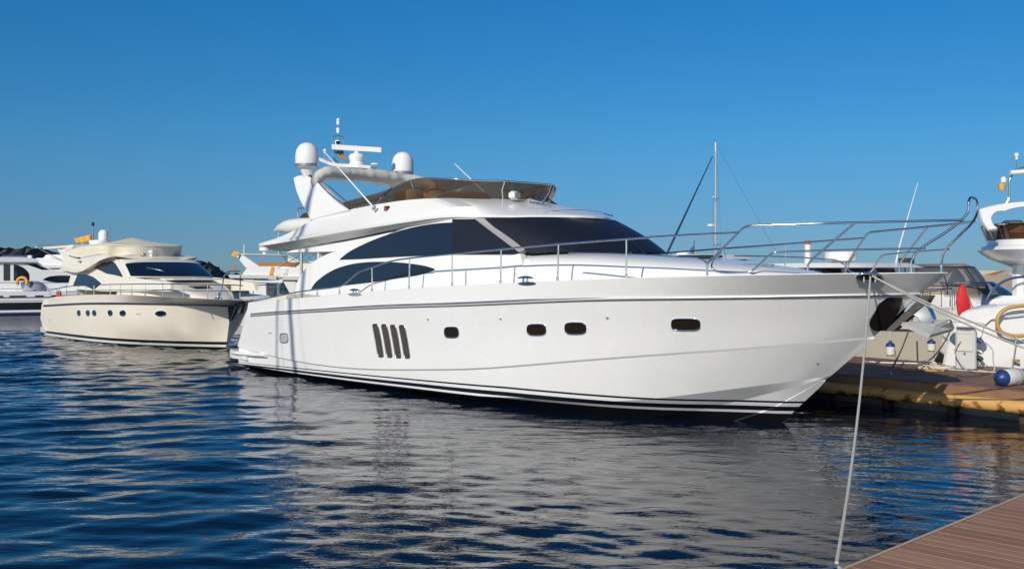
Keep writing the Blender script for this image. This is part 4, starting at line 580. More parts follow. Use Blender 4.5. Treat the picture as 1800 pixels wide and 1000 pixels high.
# ------------------------------------------------------------------ neighbouring boats
BG = json.loads(r'''{"cream": {"O": [-17.732, 43.115], "ang": -0.8203047484373349, "sheer": [[-0.057, -1.88, 1.46], [1.094, -1.98, 1.576], [4.186, -2.08, 1.72], [7.791, -2.14, 1.801], [10.668, -2.02, 1.789], [12.054, -1.62, 1.761], [12.758, -1.18, 1.733], [13.097, -0.66, 1.699], [13.216, -0.22, 1.675], [13.223, 0.0, 1.662]], "rub": [[-0.266, -1.9, 1.223], [4.814, -2.08, 1.434], [8.725, -1.98, 1.529], [10.691, -1.58, 1.551], [11.6, -1.15, 1.543], [12.032, -0.62, 1.527], [12.205, -0.24, 1.504], [12.297, 0.0, 1.482]], "mid": [[-0.462, -1.88, 0.679], [2.412, -2.0, 0.645], [6.053, -2.07, 0.674], [8.963, -1.82, 0.697], [10.512, -1.3, 0.7], [11.331, -0.78, 0.714], [11.801, -0.3, 0.753], [12.099, 0.0, 0.792]], "wl": [[0, -1.85, 0.0], [3, -2.0, 0.0], [5, -2.02, 0.0], [7, -1.86, 0.0], [8.5, -1.5, 0.0], [10, -0.94, 0.0], [11.1, -0.42, 0.0], [11.9, 0, 0.0]], "side": [[1.814, -1.615, 1.944], [2.069, -1.53, 2.6], [2.902, -1.526, 2.633], [3.603, -1.524, 2.644], [4.279, -1.499, 2.838], [5.363, -1.469, 3.067], [6.092, -1.462, 3.123], [6.596, -1.476, 3.014], [7.745, -1.554, 2.418], [11.117, -1.577, 2.242], [11.197, -1.613, 1.961], [5.434, -1.623, 1.882]], "win_low": [[2.774, -1.544, 2.489], [3.54, -1.544, 2.49], [4.315, -1.555, 2.406], [5.23, -1.587, 2.165], [4.885, -1.602, 2.045], [4.592, -1.618, 1.924], [4.109, -1.606, 2.015], [3.631, -1.6, 2.064], [2.441, -1.598, 2.075]], "win_up": [[4.422, -1.51, 2.751], [4.88, -1.494, 2.878], [5.456, -1.485, 2.949], [6.147, -1.484, 2.955], [6.638, -1.514, 2.724], [7.143, -1.553, 2.426], [6.293, -1.542, 2.506], [5.586, -1.535, 2.558], [5.007, -1.522, 2.664]], "brow": [[1.32, -1.75, 2.668], [3.887, -1.78, 2.633], [4.8, -1.76, 2.856], [6.055, -1.74, 3.1], [6.488, -1.62, 3.159], [6.612, -1.42, 3.139], [6.75, -0.9, 3.06], [6.95, -0.45, 3.07], [7.0, 0, 3.07]], "brow2": [[1.716, -1.8, 2.826], [3.651, -1.8, 2.774], [4.741, -1.78, 2.984], [5.79, -1.72, 3.176], [6.228, -1.6, 3.204], [6.46, -1.4, 3.182], [6.62, -0.88, 3.12], [6.8, -0.45, 3.13], [6.85, 0, 3.13]], "coam": [[1.429, -1.7, 3.032], [3.378, -1.7, 3.105], [4.422, -1.66, 3.181], [5.155, -1.6, 3.248], [5.39, -1.48, 3.257], [5.435, -1.2, 3.217], [5.9, -0.85, 3.22], [6.05, -0.45, 3.23], [6.1, 0, 3.23]], "cover_low": [[1.578, -1.62, 3.326], [2.863, -1.62, 3.177], [4.316, -1.62, 3.226], [5.103, -1.58, 3.27], [5.339, -1.46, 3.269], [5.435, -1.2, 3.217], [5.95, -0.85, 3.23], [6.1, -0.45, 3.23], [6.15, 0, 3.23]], "cover_top": [[1.63, -1.55, 3.463], [2.532, -1.5, 3.584], [4.131, -1.55, 3.652], [5.025, -1.55, 3.645], [5.447, -1.46, 3.638], [5.702, -1.2, 3.617], [5.95, -0.85, 3.6], [6.15, -0.45, 3.6], [6.2, 0, 3.6]], "rail": [[0.752, -1.93, 1.844], [1.673, -1.96, 1.935], [2.839, -2.0, 2.027], [4.592, -2.04, 2.088], [6.4, -2.08, 2.137], [8.63, -2.08, 2.177], [10.576, -1.98, 2.203], [12.39, -1.72, 2.207], [13.119, -1.3, 2.192], [13.535, -0.55, 2.18], [13.536, -0.25, 2.159]], "posts": [[[0.876, -1.95, 1.617], [0.876, -1.95, 1.846]], [[2.016, -1.97, 1.626], [2.016, -1.97, 1.951]], [[2.839, -2.0, 1.696], [2.839, -2.0, 2.027]], [[4.164, -2.03, 1.719], [4.164, -2.03, 2.073]], [[4.958, -2.05, 1.743], [4.958, -2.05, 2.098]], [[5.757, -2.06, 1.767], [5.757, -2.06, 2.121]], [[7.336, -2.08, 1.803], [7.336, -2.08, 2.156]], [[8.239, -2.08, 1.807], [8.239, -2.08, 2.17]], [[9.156, -2.06, 1.793], [9.156, -2.06, 2.184]], [[10.128, -2.0, 1.789], [10.128, -2.0, 2.196]], [[11.228, -1.9, 1.788], [11.228, -1.9, 2.204]], [[12.347, -1.7, 1.768], [12.347, -1.7, 2.207]], [[13.157, -1.28, 1.748], [13.157, -1.28, 2.192]]], "pt": {"dome": [0.671, 0.2, 3.954], "plat_a": [-2.823, 0.2, 3.783], "plat_f": [1.035, 0.2, 3.804], "flag": [-0.108, 0.0, 4.04], "peak": [4.217, 0.0, 3.945], "light": [3.632, -1.75, 3.036], "search": [6.557, -0.2, 3.3], "winch": [11.82, 0.0, 1.7], "bowtop": [13.223, 0.0, 1.671]}, "ports": [{"p": [[4.524, -2.057, 1.064], [4.508, -2.055, 1.029], [4.472, -2.052, 0.997], [4.421, -2.05, 0.973], [4.36, -2.049, 0.959], [4.296, -2.047, 0.957], [4.235, -2.045, 0.967], [4.188, -2.045, 0.988], [4.159, -2.045, 1.018], [4.152, -2.046, 1.053], [4.166, -2.048, 1.088], [4.201, -2.05, 1.12], [4.252, -2.052, 1.144], [4.315, -2.054, 1.158], [4.382, -2.056, 1.16], [4.44, -2.057, 1.149], [4.487, -2.058, 1.128], [4.516, -2.058, 1.098]], "n": [-0.027, -0.999, -0.034]}, {"p": [[5.453, -2.059, 1.091], [5.441, -2.058, 1.057], [5.408, -2.059, 1.026], [5.359, -2.06, 1.002], [5.293, -2.059, 0.988], [5.222, -2.057, 0.986], [5.163, -2.059, 0.996], [5.114, -2.06, 1.017], [5.081, -2.06, 1.046], [5.07, -2.061, 1.08], [5.085, -2.062, 1.115], [5.123, -2.063, 1.146], [5.175, -2.063, 1.17], [5.235, -2.062, 1.183], [5.299, -2.061, 1.185], [5.365, -2.062, 1.175], [5.413, -2.061, 1.154], [5.443, -2.059, 1.125]], "n": [0.003, -1.0, -0.018]}, {"p": [[6.072, -2.056, 1.109], [6.063, -2.057, 1.075], [6.034, -2.059, 1.045], [5.984, -2.059, 1.021], [5.92, -2.058, 1.008], [5.856, -2.059, 1.006], [5.797, -2.06, 1.016], [5.743, -2.058, 1.036], [5.706, -2.057, 1.065], [5.695, -2.057, 1.098], [5.706, -2.057, 1.132], [5.737, -2.056, 1.163], [5.789, -2.057, 1.187], [5.85, -2.056, 1.2], [5.912, -2.055, 1.202], [5.97, -2.054, 1.191], [6.025, -2.055, 1.171], [6.059, -2.056, 1.142]], "n": [0.003, -1.0, 0.018]}, {"p": [[7.476, -1.989, 1.156], [7.458, -1.987, 1.123], [7.418, -1.986, 1.093], [7.363, -1.987, 1.07], [7.303, -1.991, 1.057], [7.238, -1.995, 1.055], [7.173, -1.998, 1.064], [7.125, -2.002, 1.085], [7.098, -2.006, 1.113], [7.091, -2.008, 1.146], [7.106, -2.009, 1.179], [7.141, -2.008, 1.209], [7.194, -2.006, 1.232], [7.262, -2.005, 1.245], [7.332, -2.003, 1.247], [7.389, -1.997, 1.237], [7.438, -1.994, 1.217], [7.469, -1.991, 1.189]], "n": [0.056, -0.996, -0.063]}, {"p": [[8.426, -1.941, 1.175], [8.404, -1.938, 1.142], [8.358, -1.936, 1.112], [8.294, -1.935, 1.089], [8.225, -1.937, 1.076], [8.157, -1.943, 1.074], [8.089, -1.946, 1.083], [8.038, -1.951, 1.103], [8.011, -1.957, 1.131], [8.008, -1.961, 1.163], [8.028, -1.963, 1.196], [8.069, -1.963, 1.226], [8.133, -1.964, 1.249], [8.208, -1.964, 1.262], [8.278, -1.959, 1.264], [8.343, -1.955, 1.254], [8.395, -1.951, 1.235], [8.424, -1.946, 1.207]], "n": [0.06, -0.99, -0.13]}], "eye": {"p": [[10.545, -1.484, 1.209], [10.516, -1.482, 1.179], [10.465, -1.488, 1.151], [10.398, -1.502, 1.131], [10.315, -1.52, 1.118], [10.228, -1.54, 1.116], [10.161, -1.566, 1.125], [10.103, -1.585, 1.143], [10.069, -1.599, 1.169], [10.067, -1.608, 1.198], [10.096, -1.611, 1.229], [10.153, -1.607, 1.256], [10.229, -1.596, 1.278], [10.308, -1.576, 1.29], [10.399, -1.558, 1.292], [10.472, -1.536, 1.283], [10.52, -1.513, 1.264], [10.546, -1.495, 1.239]], "n": [0.251, -0.918, -0.308]}, "dots": [[9.084, -1.851, 1.153], [9.19, -1.826, 1.151], [9.299, -1.803, 1.152], [8.663, -1.531, 0.158], [8.782, -1.501, 0.159], [8.885, -1.465, 0.158], [4.489, -2.023, 0.229], [0.827, -1.933, 0.655]]}, "left": {"O": [-32.206, 60.387], "ang": 0.4886921905584123}}''')
def rail(name, pts, posts, r, m, parent, rp=None):
    o = tube(name, pts, r, m, parent, 6)
    for a, b in posts: tube('stanchion', [a, b], rp or r*.9, m, o, 6)
    return o
# ---- cream flybridge yacht astern
cr = BG['cream']
cy_ = thing('motor_yacht', 'cream flybridge motor yacht with a canvas covered flybridge and five small portholes', 'yacht', (*cr['O'], 0), cr['ang'])
crm = (.79,.725,.61)
CH = bands('cream_hull_gelcoat', crm, [(-9, blk), (.03, (.72,.70,.63)), (.11, nav), (.21, crm)], rough=.25, zmap=.004)
n_ = 90
sh, ru, mi, wl = [cosamp(cr[k], n_) for k in ('sheer', 'rub', 'mid', 'wl')]
bt = wl.copy(); bt[:, 2] = -.4; bt[:, 1] *= .7; bt[:, 0] = np.minimum(bt[:, 0], 11.8)
i1 = sh*.4+ru*.6; i1[:, 1] *= .93; i0 = sh.copy(); i0[:, 1] *= .955; i0[:, 2] += .01
hm = MB()
for grp in ((i1, i0, sh), (sh, ru), (ru, ru*.5+mi*.5, mi, mi*.5+wl*.5, wl), (wl, bt)): hm.add(*loft([mirror(q) for q in grp]))
hm.add(*loft([np.vstack([q[:1], q[:1]*np.array([1,-1,1])]) for q in (sh, ru, mi, wl, bt)])); chull = hm.build('hull', CH, cy_, sharp=None, fix=False)
v, f = loft([i1, i1*np.array([1,0,1])]); v2, f2 = loft([i1*np.array([1,0,1]), i1*np.array([1,-1,1])]); MB().add(v, f).add(v2, f2).build('deck', CREAM, cy_)
for s in (1, -1):
    q = ru*np.array([1, s, 1]); q[:, 1] -= .01*s; mesh('rub_rail', *tube_g(q[1:-1], .03, 6), DULLSTEEL, cy_); q2 = q.copy(); q2[:, 2] -= .04; mesh('rub_strip', *tube_g(q2[1:-1], .014, 5), BLACK, cy_)
snap2 = snapper(chull)
for q in cr['ports']+[cr['eye']]:
    q['p'] = snap2(q['p'], q['n'])
    pr = slab('porthole', q['p'], q['n'], .03, .01, GLASS, cy_); mesh('porthole_rim', *ringframe_g(q['p'], q['n'], .018), CHROME, pr)
for p in cr['dots']: lathe('drain_fitting', [(0,-.02),(.025,-.02),(.025,.02),(0,.02)], p, BLACK, cy_, n=8)
slab('swim_platform', [(-.9,-1.5,.3),(-.7,-1.8,.3),(.2,-1.95,.3),(.2,1.95,.3),(-.7,1.8,.3),(-.9,1.5,.3)], (0,0,1), .16, .04, CREAM, cy_, bev=.03)
nsd = np.array([0,-1,.13]); nsd = nsd/np.linalg.norm(nsd)
for s in (1, -1):
    M_ = np.array([1, s, 1]); slab('house_side', spline_poly(cr['side'], 4, (0,1,3,8,9,10,11))*M_, nsd*M_, .12, 0, CREAM, cy_)
    for k_, cs_ in (('win_low', (0,3,5,8)), ('win_up', (0,5))):
        P = spline_poly(cr[k_], 4, cs_)*M_; wn = slab('side_window', P, nsd*M_, -.002, .012, GLASS, cy_); mesh('window_trim', *tube_g(np.vstack([P, P[:1]])+nsd*M_*.006, .012, 5, cap=False), BLACK, wn)
slab('aft_bulkhead', [(2.6,-1.55,1.2),(2.6,1.55,1.2),(2.6,1.5,2.6),(2.6,-1.5,2.6)], (-1,0,0), .05, 0, CREAM, cy_)
slab('saloon_door', [(2.55,-1.1,1.25),(2.55,1.1,1.25),(2.55,1.1,2.45),(2.55,-1.1,2.45)], (-1,0,0), 0, .02, GLASS, cy_)
def arc_rows(xt, dxt, bt_, zt, xb, dxb, bb, zb, n=41, k=6, bulge=.06, p=2.4):
    th = np.sin(np.linspace(-math.pi/2, math.pi/2, n)); rows = []
    for q in np.linspace(0, 1, k):
        fx = lambda x0, dx: x0+dx*(1-np.abs(th)**p)**.62
        rows.append(np.stack([fx(xb, dxb)*(1-q)+fx(xt, dxt)*q+bulge*math.sin(math.pi*q), th*(bb*(1-q)+bt_*q), np.full(n, zb*(1-q)+zt*q)], 1))
    return rows
full = arc_rows(6.55, .50, 1.46, 3.06, 7.72, .85, 1.62, 2.40); mesh('house_front', *loft(full), CREAM, cy_)
gl = [g[3:-3]+np.array([.015, 0, .012]) for g in arc_rows(6.62, .50, 1.44, 3.01, 7.66, .85, 1.61, 2.45)]; ws_ = mesh('windscreen', *loft(gl), GLASS, cy_)
mesh('wiper', *tube_g([(8.45,-.25,2.47),(8.05,-.55,2.66),(7.75,-.95,2.76)], .014, 6), DULLSTEEL, ws_); mesh('wiper', *tube_g([(8.2,1.0,2.47),(7.9,.75,2.62)], .012, 6), DULLSTEEL, ws_)
ST = [(6.8,1.66,2.43,1.25),(7.6,1.66,2.42,1.3),(8.4,1.62,2.40,1.33),(9.2,1.5,2.28,1.36),(10.0,1.25,2.12,1.4),(10.7,.95,1.95,1.43),(11.3,.6,1.76,1.45),(11.6,.2,1.6,1.45)]; cs = []
for x, wd, zt, zb in resamp(ST, 30):
    th = np.linspace(0, math.pi, 25); cs.append(np.stack([np.full(25, x), -wd*np.sign(np.cos(th))*np.abs(np.cos(th))**.45, zb+(zt-zb)*np.sin(th)**.5], 1))
mesh('foredeck_trunk', *loft(cs), CREAM, cy_)
box('sun_pad', (9.1,.1,2.345), (1.1,1.9,.07), OLDWHITE, cy_, bev=.03); box('deck_hatch', (10.25,-.15,2.09), (.5,.6,.06), GLASS, cy_, bev=.02)
c_ = {k: by_index(cr[k], 5) for k in ('brow', 'brow2', 'coam', 'cover_low', 'cover_top')}
so1 = c_['brow'].copy(); so1[:, 1] *= .9; fl1 = c_['coam'].copy(); fl1[:, 1] *= .95
v, f = loft([mirror(q) for q in (so1, c_['brow'], c_['brow2'], c_['coam'], fl1)]); n2 = 2*len(so1)-1; f += [(a*n2, (a+1)*n2, (a+2)*n2-1, (a+1)*n2-1) for a in range(3)]
mesh('flybridge_moulding', v, f, CREAM, cy_, sharp=35)
v, f = loft([mirror(so1), mirror(so1)*np.array([1,0,1])]); mesh('cockpit_ceiling', v, f, CREAM, cy_)
lo, hi = mirror(c_['cover_low']), mirror(c_['cover_top']); pk = np.array(cr['pt']['peak']); t1 = hi*.72+pk*.28; t1[:, 2] = hi[:, 2]+.05; t2 = hi*.35+pk*.65; t2[:, 2] = hi[:, 2]*.5+(pk[2])*.5
hi2 = hi.copy(); hi2[:, 2] -= .03; hi2[:, 1] *= 1.015
v, f = loft([lo, lo*.5+hi2*.5, hi2, hi, t1, t2, np.tile(pk, (len(lo), 1))]); mesh('flybridge_cover', v, f, CREAMCANVAS, cy_, sharp=45)
q = hi2.copy(); mesh('cover_hem', *tube_g(q, .022, 5), CREAMCANVAS, cy_)
pt = cr['pt']
PLT = slab('radar_platform', [(-1.9,-1.3,3.62),(.5,-1.45,3.62),(1.6,-1.3,3.64),(1.6,1.3,3.64),(.5,1.45,3.62),(-1.9,1.3,3.62)], (0,0,1), .05, .05, CREAM, cy_, bev=.03)
for s in (1, -1): slab('arch_leg', [(1.4,-1.5*s,3.0),(2.8,-1.5*s,3.05),(1.4,-1.35*s,3.6),(-.2,-1.35*s,3.6)], (0,-s,0), .12, .0, CREAM, cy_)
rd = lathe('radar_drum', [(0,0),(.28,0),(.40,.06),(.44,.16),(.42,.22),(.2,.26),(0,.26)], (.75,.1,3.68), PLASTIC, cy_, n=20); lathe('satellite_dome', [(0,0),(.19,0),(.2,.1),(.2,.26),(.16,.37),(.08,.42),(0,.43)], (.85,.2,3.93), PLASTIC, cy_, n=20)
mp_ = tube('light_mast', [(-.2,.2,3.65),(-.3,.2,4.5),(-.32,.2,4.75)], .03, DULLSTEEL, cy_, 6); lathe('mast_light', [(0,0),(.06,0),(.06,.14),(0,.16)], (-.3,.2,4.55), BLACK, mp_, n=8); tube('aerial', [(1.3,.3,3.68),(1.3,.3,4.6)], .015, DULLSTEEL, mp_, 5); lathe('small_scanner', [(0,0),(.05,0),(.05,.18),(.28,.2),(.28,.26),(0,.28)], (-1.2,.1,3.67), PLASTIC, mp_, n=12)
def cflag(name, label, base, pts, m, ry, group=None, cat='flag'):
    """a hanging or blown cloth: pts give its outline (along, up), rippled sideways"""
    P = np.array(pts, float); o_ = []
    c, s = math.cos(ry), math.sin(ry); mb = MB(); k = 8; ed = resamp(P[:len(P)//2], k, False); ed2 = resamp(P[len(P)//2:][::-1], k, False)
    rows = []
    for j in range(k):
        a, b = ed[j], ed2[j]
        rows.append([(base[0]+c*x+.03*s*math.sin(x*22+z*9), base[1]+s*x+.03*c*math.sin(x*22+z*9), base[2]+z) for x, z in (a*(1-t)+b*t for t in np.linspace(0, 1, 6))])
    v, f = loft(rows); o = mesh(name, v, f, m, None); md = o.modifiers.new('cloth', 'SOLIDIFY'); md.thickness = .006
    return tag(o, label, cat, group)
def wl_(fr, p): c, s = math.cos(fr['ang']), math.sin(fr['ang']); return (fr['O'][0]+c*p[0]-s*p[1], fr['O'][1]+s*p[0]+c*p[1], p[2])
cflag('ensign', 'yellow orange flag streaming from the radar platform of the cream yacht', wl_(cr, (-.3,.2,3.85)), [(-.05,.05),(-.6,-.02),(-.76,.15),(-.05,.34)][::1], ORANGE, .25)
rail('guard_rail', by_index(cr['rail'], 4), cr['posts'], .017, CHROME, cy_)
rail('guard_rail', by_index(cr['rail'], 4)*np.array([1,-1,1]), [[np.array(a)*np.array([1,-1,1]) for a in p] for p in cr['posts']], .017, CHROME, cy_)
mr_ = np.array(cr['rail'][2:]); mr_[:, 2] -= .20; tube('mid_rail', by_index(mr_, 3), .011, CHROME, cy_, 5)
lathe('anchor_winch', [(0,0),(.16,0),(.15,.08),(.09,.12),(.09,.22),(.12,.25),(.12,.3),(0,.31)], (11.75,-.2,1.62), CHROME, cy_, n=14); lathe('searchlight', [(0,0),(.07,0),(.05,.08),(.1,.12),(.1,.22),(0,.24)], (6.35,-.15,3.19), PLASTIC, cy_, n=10); box('horn', (6.4,-.5,3.25), (.3,.12,.1), CHROME, cy_); lathe('side_light', [(0,-.03),(.07,-.03),(.07,.03),(0,.03)], (3.63,-1.78,3.0), TAN, cy_, n=10)
pl_ = round_path([(12.2,-.35,1.66),(12.35,-.3,2.5),(12.5,-.2,2.62),(12.9,0,2.62),(12.5,.2,2.62),(12.35,.3,2.5),(12.2,.35,1.66)], 5, .1); tube('pulpit', pl_, .02, CHROME, cy_, 6)
ac = slab('anchor', [(12.2,-.06,1.60),(12.9,-.06,1.70),(13.15,-.06,1.55),(13.0,-.06,1.25),(12.8,-.06,1.22),(12.75,-.06,1.45)], (0,-1,0), .12, 0, mat('dark_anchor', (.06,.06,.06), .5), cy_)
slab('anchor_plate', [(12.36,-.16,1.42),(12.75,-.12,1.50),(12.2,-.03,.95)], (.5,-.8,0), .02, .02, BLACK, cy_); slab('anchor_plate', [(12.36,.16,1.42),(12.75,.12,1.50),(12.2,.03,.95)], (.5,.8,0), .02, .02, BLACK, cy_)
tag(lathe('lifebuoy_light', [(0,0),(.06,0),(.1,.1),(.1,.25),(.03,.3),(0,.3)], wl_(cr, (1.65,-1.88,1.55)), mat('red_plastic', (.6,.06,.02), .4), None, n=10), 'small red and yellow float hung on the aft rail of the cream yacht', 'float')

# ---- generic builder for the boats lying further back
def tier(parent, name, x0, x1, hw, z0, z1, m, front=.6, aft=.0, inset=.06, wins=(), gm=None, p=2.6, nose=.5):
    """a cabin block: outline rounded at the front, raked ends; wins = (t0, t1, h0, h1) strips of glass following its surface"""
    def ring(h):
        X0 = x0+aft*h; X1 = x1-front*h; W_ = hw-inset*h; L_ = X1-X0; N = 61; out = []
        for u in np.linspace(0, 1, N):
            a = -math.pi/2+math.pi*u; s_ = math.sin(a); cx = abs(math.cos(a))**(2/p)
            out.append((X0+L_*(1-nose)+L_*nose*cx, W_*math.copysign(abs(s_)**(.45), s_), z0+(z1-z0)*h))
        return np.array([(X0, -W_, z0+(z1-z0)*h)]+out+[(X0, W_, z0+(z1-z0)*h)])
    rows = [ring(h) for h in np.linspace(0, 1, 5)]; v, f = loft(rows); k = len(rows[0])
    f += [tuple(range(4*k, 5*k))]; f += [(a*k, (a+1)*k, (a+2)*k-1, (a+1)*k-1) for a in range(4)]
    o = mesh(name, v, f, m, parent, sharp=35)
    for t0, t1, h0, h1 in wins:
        def sub(h):
            q = ring(h); s = np.r_[0, np.cumsum(np.linalg.norm(np.diff(q, axis=0), axis=1))]; s /= s[-1]
            g = np.array([[np.interp(t, s, q[:, k_]) for k_ in range(3)] for t in np.linspace(t0, t1, 16)]); cen = np.array([(x0+x1)/2, 0, 0]); d = g-cen; d[:, 2] = 0; d /= np.linalg.norm(d, axis=1)[:, None]; return g+d*.025
        mesh('window', *loft([sub(h) for h in np.linspace(h0, h1, 4)]), gm or GLASS, parent)
    return o
def hull_g(parent, L, Bm, zs, zb, hm, dm, bow=.28, tr=.25, flare=.85):
    u = np.linspace(0, 1, 50); x = L*(1-(1-u)**1.8); tt = np.clip((x-L*(1-bow*2))/(L*bow*2), 0, 1)
    b = Bm/2*(.90+.10*np.sin(np.clip(x/L, 0, .6)/.6*math.pi/2))*(1-tt**2.6)
    z = zs+(zb-zs)*(x/L)**1.4; shr = np.stack([x, -b, z], 1); rb = np.stack([x-.25*tt, -b*(.985-.05*tt), z*.82], 1)
    ml = np.stack([x-tt*.45, -b*(.97-(1-flare)*tt*1.5), z*.4], 1); w_ = np.stack([x-tt*.9, -b*(.92-.5*tt*(1-tt)*1.2), z*0-.02], 1); w_[-1, 1] = rb[-1, 1] = ml[-1, 1] = shr[-1, 1] = 0; kl = w_.copy(); kl[:, 2] = -.4; kl[:, 1] *= .6
    inn_ = shr*np.array([1,.95,1]); inn_[:, 2] += .01; dk = rb*np.array([.99,.9,1]); cu = [dk, inn_, shr, rb, ml, w_, kl]
    v, f = loft([mirror(c) for c in cu]); n2 = 2*len(x)-1; f += [(a*n2, (a+1)*n2, (a+2)*n2-1, (a+1)*n2-1) for a in range(2, 6)]
    mesh('hull', v, f, hm, parent, sharp=40); v, f = loft([dk, dk*np.array([1,0,1])]); v2, f2 = loft([dk*np.array([1,0,1]), dk*np.array([1,-1,1])]); MB().add(v, f).add(v2, f2).build('deck', dm, parent)
    return shr, rb
def side_rail(parent, shr, h, i0, i1, n=7, r=.016):
    for s in (1, -1):
        q = shr[i0:i1]*np.array([1, s*.96, 1]); t = q.copy(); t[:, 2] += h; o = tube('guard_rail', t, r, CHROME, parent, 6)
        for j in np.linspace(0, len(q)-1, n).astype(int): tube('stanchion', [q[j]-np.array([0,0,.05]), t[j]], r*.9, CHROME, o, 5)
def bimini(parent, x0, x1, hw, z0, z1, canvas):
    for a, b in ((x0, x1), ((x0+x1)/2, x0), ((x0+x1)/2, x1), (x1, x0)):
        tube('bimini_bow', round_path([(a,-hw,z0),(b,-hw*.95,z1),(b,hw*.95,z1),(a,hw,z0)], 5, .15), .014, DULLSTEEL, parent, 6)
    box('bimini_top', ((x0+x1)/2,0,z1+.03), (abs(x1-x0)*.95, hw*1.85, .07), canvas, parent, bev=.03)
def flybridge_cruiser(label, at, deg, L=10.5, k=1.0, screen=TAN, hm=None, group='boats berthed beyond the big white yacht', bim=None, arch=True):
    t = thing('flybridge_cruiser', label, 'motor boat', (at[0], at[1], 0), R(deg), group); m = hm or OLDWHITE; B_ = 3.4*k
    shr, rb_ = hull_g(t, L, B_, 1.15*k, 1.6*k, m, OLDWHITE)
    mesh('rub_rail', *tube_g(rb_[1:-1]*np.array([1,1.01,1]), .03, 5), DULLSTEEL, t)
    tier(t, 'deckhouse', 2.6*k, 8.6*k, 1.42*k, 1.0*k, 2.3*k, m, front=2.0, wins=((.10,.36,.35,.85),(.38,.62,.40,.92),(.64,.90,.35,.85)))
    tier(t, 'flybridge', .5*k, 6.2*k, 1.55*k, 2.30*k, 2.46*k, m, front=.1, aft=-.1, inset=-.05); tier(t, 'flybridge_coaming', 1.6*k, 6.0*k, 1.5*k, 2.46*k, 2.86*k, m, front=.5, aft=.5)
    tier(t, 'flybridge_screen', 2.6*k, 5.6*k, 1.40*k, 2.86*k, 3.04*k, screen, front=.3, aft=.3)
    for s in (1, -1): slab('overhang_support', [(2.6*k,-1.38*k*s,1.1*k),(2.6*k,-1.42*k*s,2.3*k),(1.5*k,-1.42*k*s,2.3*k),(2.1*k,-1.40*k*s,1.7*k)], (0,-s,0), .08, 0, m, t)
    slab('cockpit_door', [(2.56*k,-1.0*k,1.1*k),(2.56*k,1.0*k,1.1*k),(2.56*k,1.0*k,2.2*k),(2.56*k,-1.0*k,2.2*k)], (-1,0,0), 0, .02, DARKIN, t)
    if arch:
        for s in (1, -1): slab('arch_leg', [(1.9*k,-1.45*k*s,2.8*k),(3.2*k,-1.45*k*s,2.85*k),(1.3*k,-1.3*k*s,3.42*k),(.6*k,-1.3*k*s,3.42*k)], (0,-s,.1), .1, 0, m, t)
        box('arch_beam', (.95*k,0,3.44*k), (.75*k,2.7*k,.09*k), m, t, bev=.03); rd = lathe('radar_drum', [(0,0),(.1,0),(.1,.14),(.27,.18),(.27,.34),(.1,.36),(.1,.44),(.3,.46),(.3,.5),(0,.5)], (.95*k,.1,3.48*k), PLASTIC, t, n=14)
        tube('aerial', [(1.1*k,.8*k,3.45*k),(1.0*k,.8*k,5.0*k)], .012, PLASTIC, t, 5); tube('aerial', [(.7*k,-.9*k,3.45*k),(.7*k,-.9*k,3.95*k)], .02, PLASTIC, t, 5)
    if bim: bimini(t, .9*k, 3.6*k, 1.35*k, 2.8*k, 3.62*k, bim)
    side_rail(t, shr, .5*k, 12, 47)
    return t
def at_px(u, v, Z): return ((u-900)/1800*Z, Z, 2.6-(v-478)/1800*Z)
def place(u, Z, deg, loc):   # origin such that local point loc falls at pixel column u, distance Z
    a = R(deg); X = (u-900)/1800*Z; return (X-(math.cos(a)*loc[0]-math.sin(a)*loc[1]), Z-(math.sin(a)*loc[0]+math.cos(a)*loc[1]))
flybridge_cruiser('flybridge cruiser with brown screen and swept radar arch right of the cream yacht', place(404, 50, -47, (.5,-1.55)), -47)
flybridge_cruiser('white flybridge cruiser under a folded bimini seen past the overhang post of the big yacht', place(472, 46, -47, (.45,-1.5)), -47, k=.98, bim=NAVY, arch=False, screen=CREAMCANVAS)
flybridge_cruiser('white cruiser glimpsed between the overhang and the house side of the big yacht', place(520, 60, -47, (.6,-1.5)), -47, k=1.12, bim=NAVY, arch=False, screen=CREAMCANVAS)
cflag('flag', 'orange flag hanging on the radar arch of the cruiser right of the cream yacht', at_px(405, 452, 49.5), [(0,0),(.28,0),(.45,.22),(.18,.3)], ORANGE, 0)
cflag('flag', 'large orange flag hanging at the stern of the boat nearest the overhang post', at_px(473, 483, 45), [(0,0),(.2,-.05),(.26,.34),(.1,.36)], ORANGE, 0)
cflag('flag', 'small red and yellow flag drooping at the aft end of a white flybridge', at_px(411, 474, 49), [(0,0),(.16,0),(.02,.26),(-.06,.24)], mat('red_yellow_cloth', (.62,.14,.03), .8, noise=.6, nscale=6), 0)
# wire crate on the second cruiser
bx = thing('wire_crate', 'pale wire crate carried on the roof edge of the cruiser behind the overhang post', 'crate', at_px(503, 487, 45.2), R(-30)); mb = MB()
for i in range(6):
    for zz in (0, .36): mb.add(*tube_g([(-.3+.12*i,-.25,zz),(-.3+.12*i,.25,zz)], .012, 5))
    for yy in (-.25, .25): mb.add(*tube_g([(-.3+.12*i,yy,0),(-.3+.12*i,yy,.36)], .012, 5))
mb.build('wire_sides', OLDWHITE, bx, fix=False)
for zz in (0, .18, .36): tube('rim', [(-.3,-.25,zz),(.3,-.25,zz),(.3,.25,zz),(-.3,.25,zz),(-.3,-.25,zz)], .016, OLDWHITE, bx, 5)
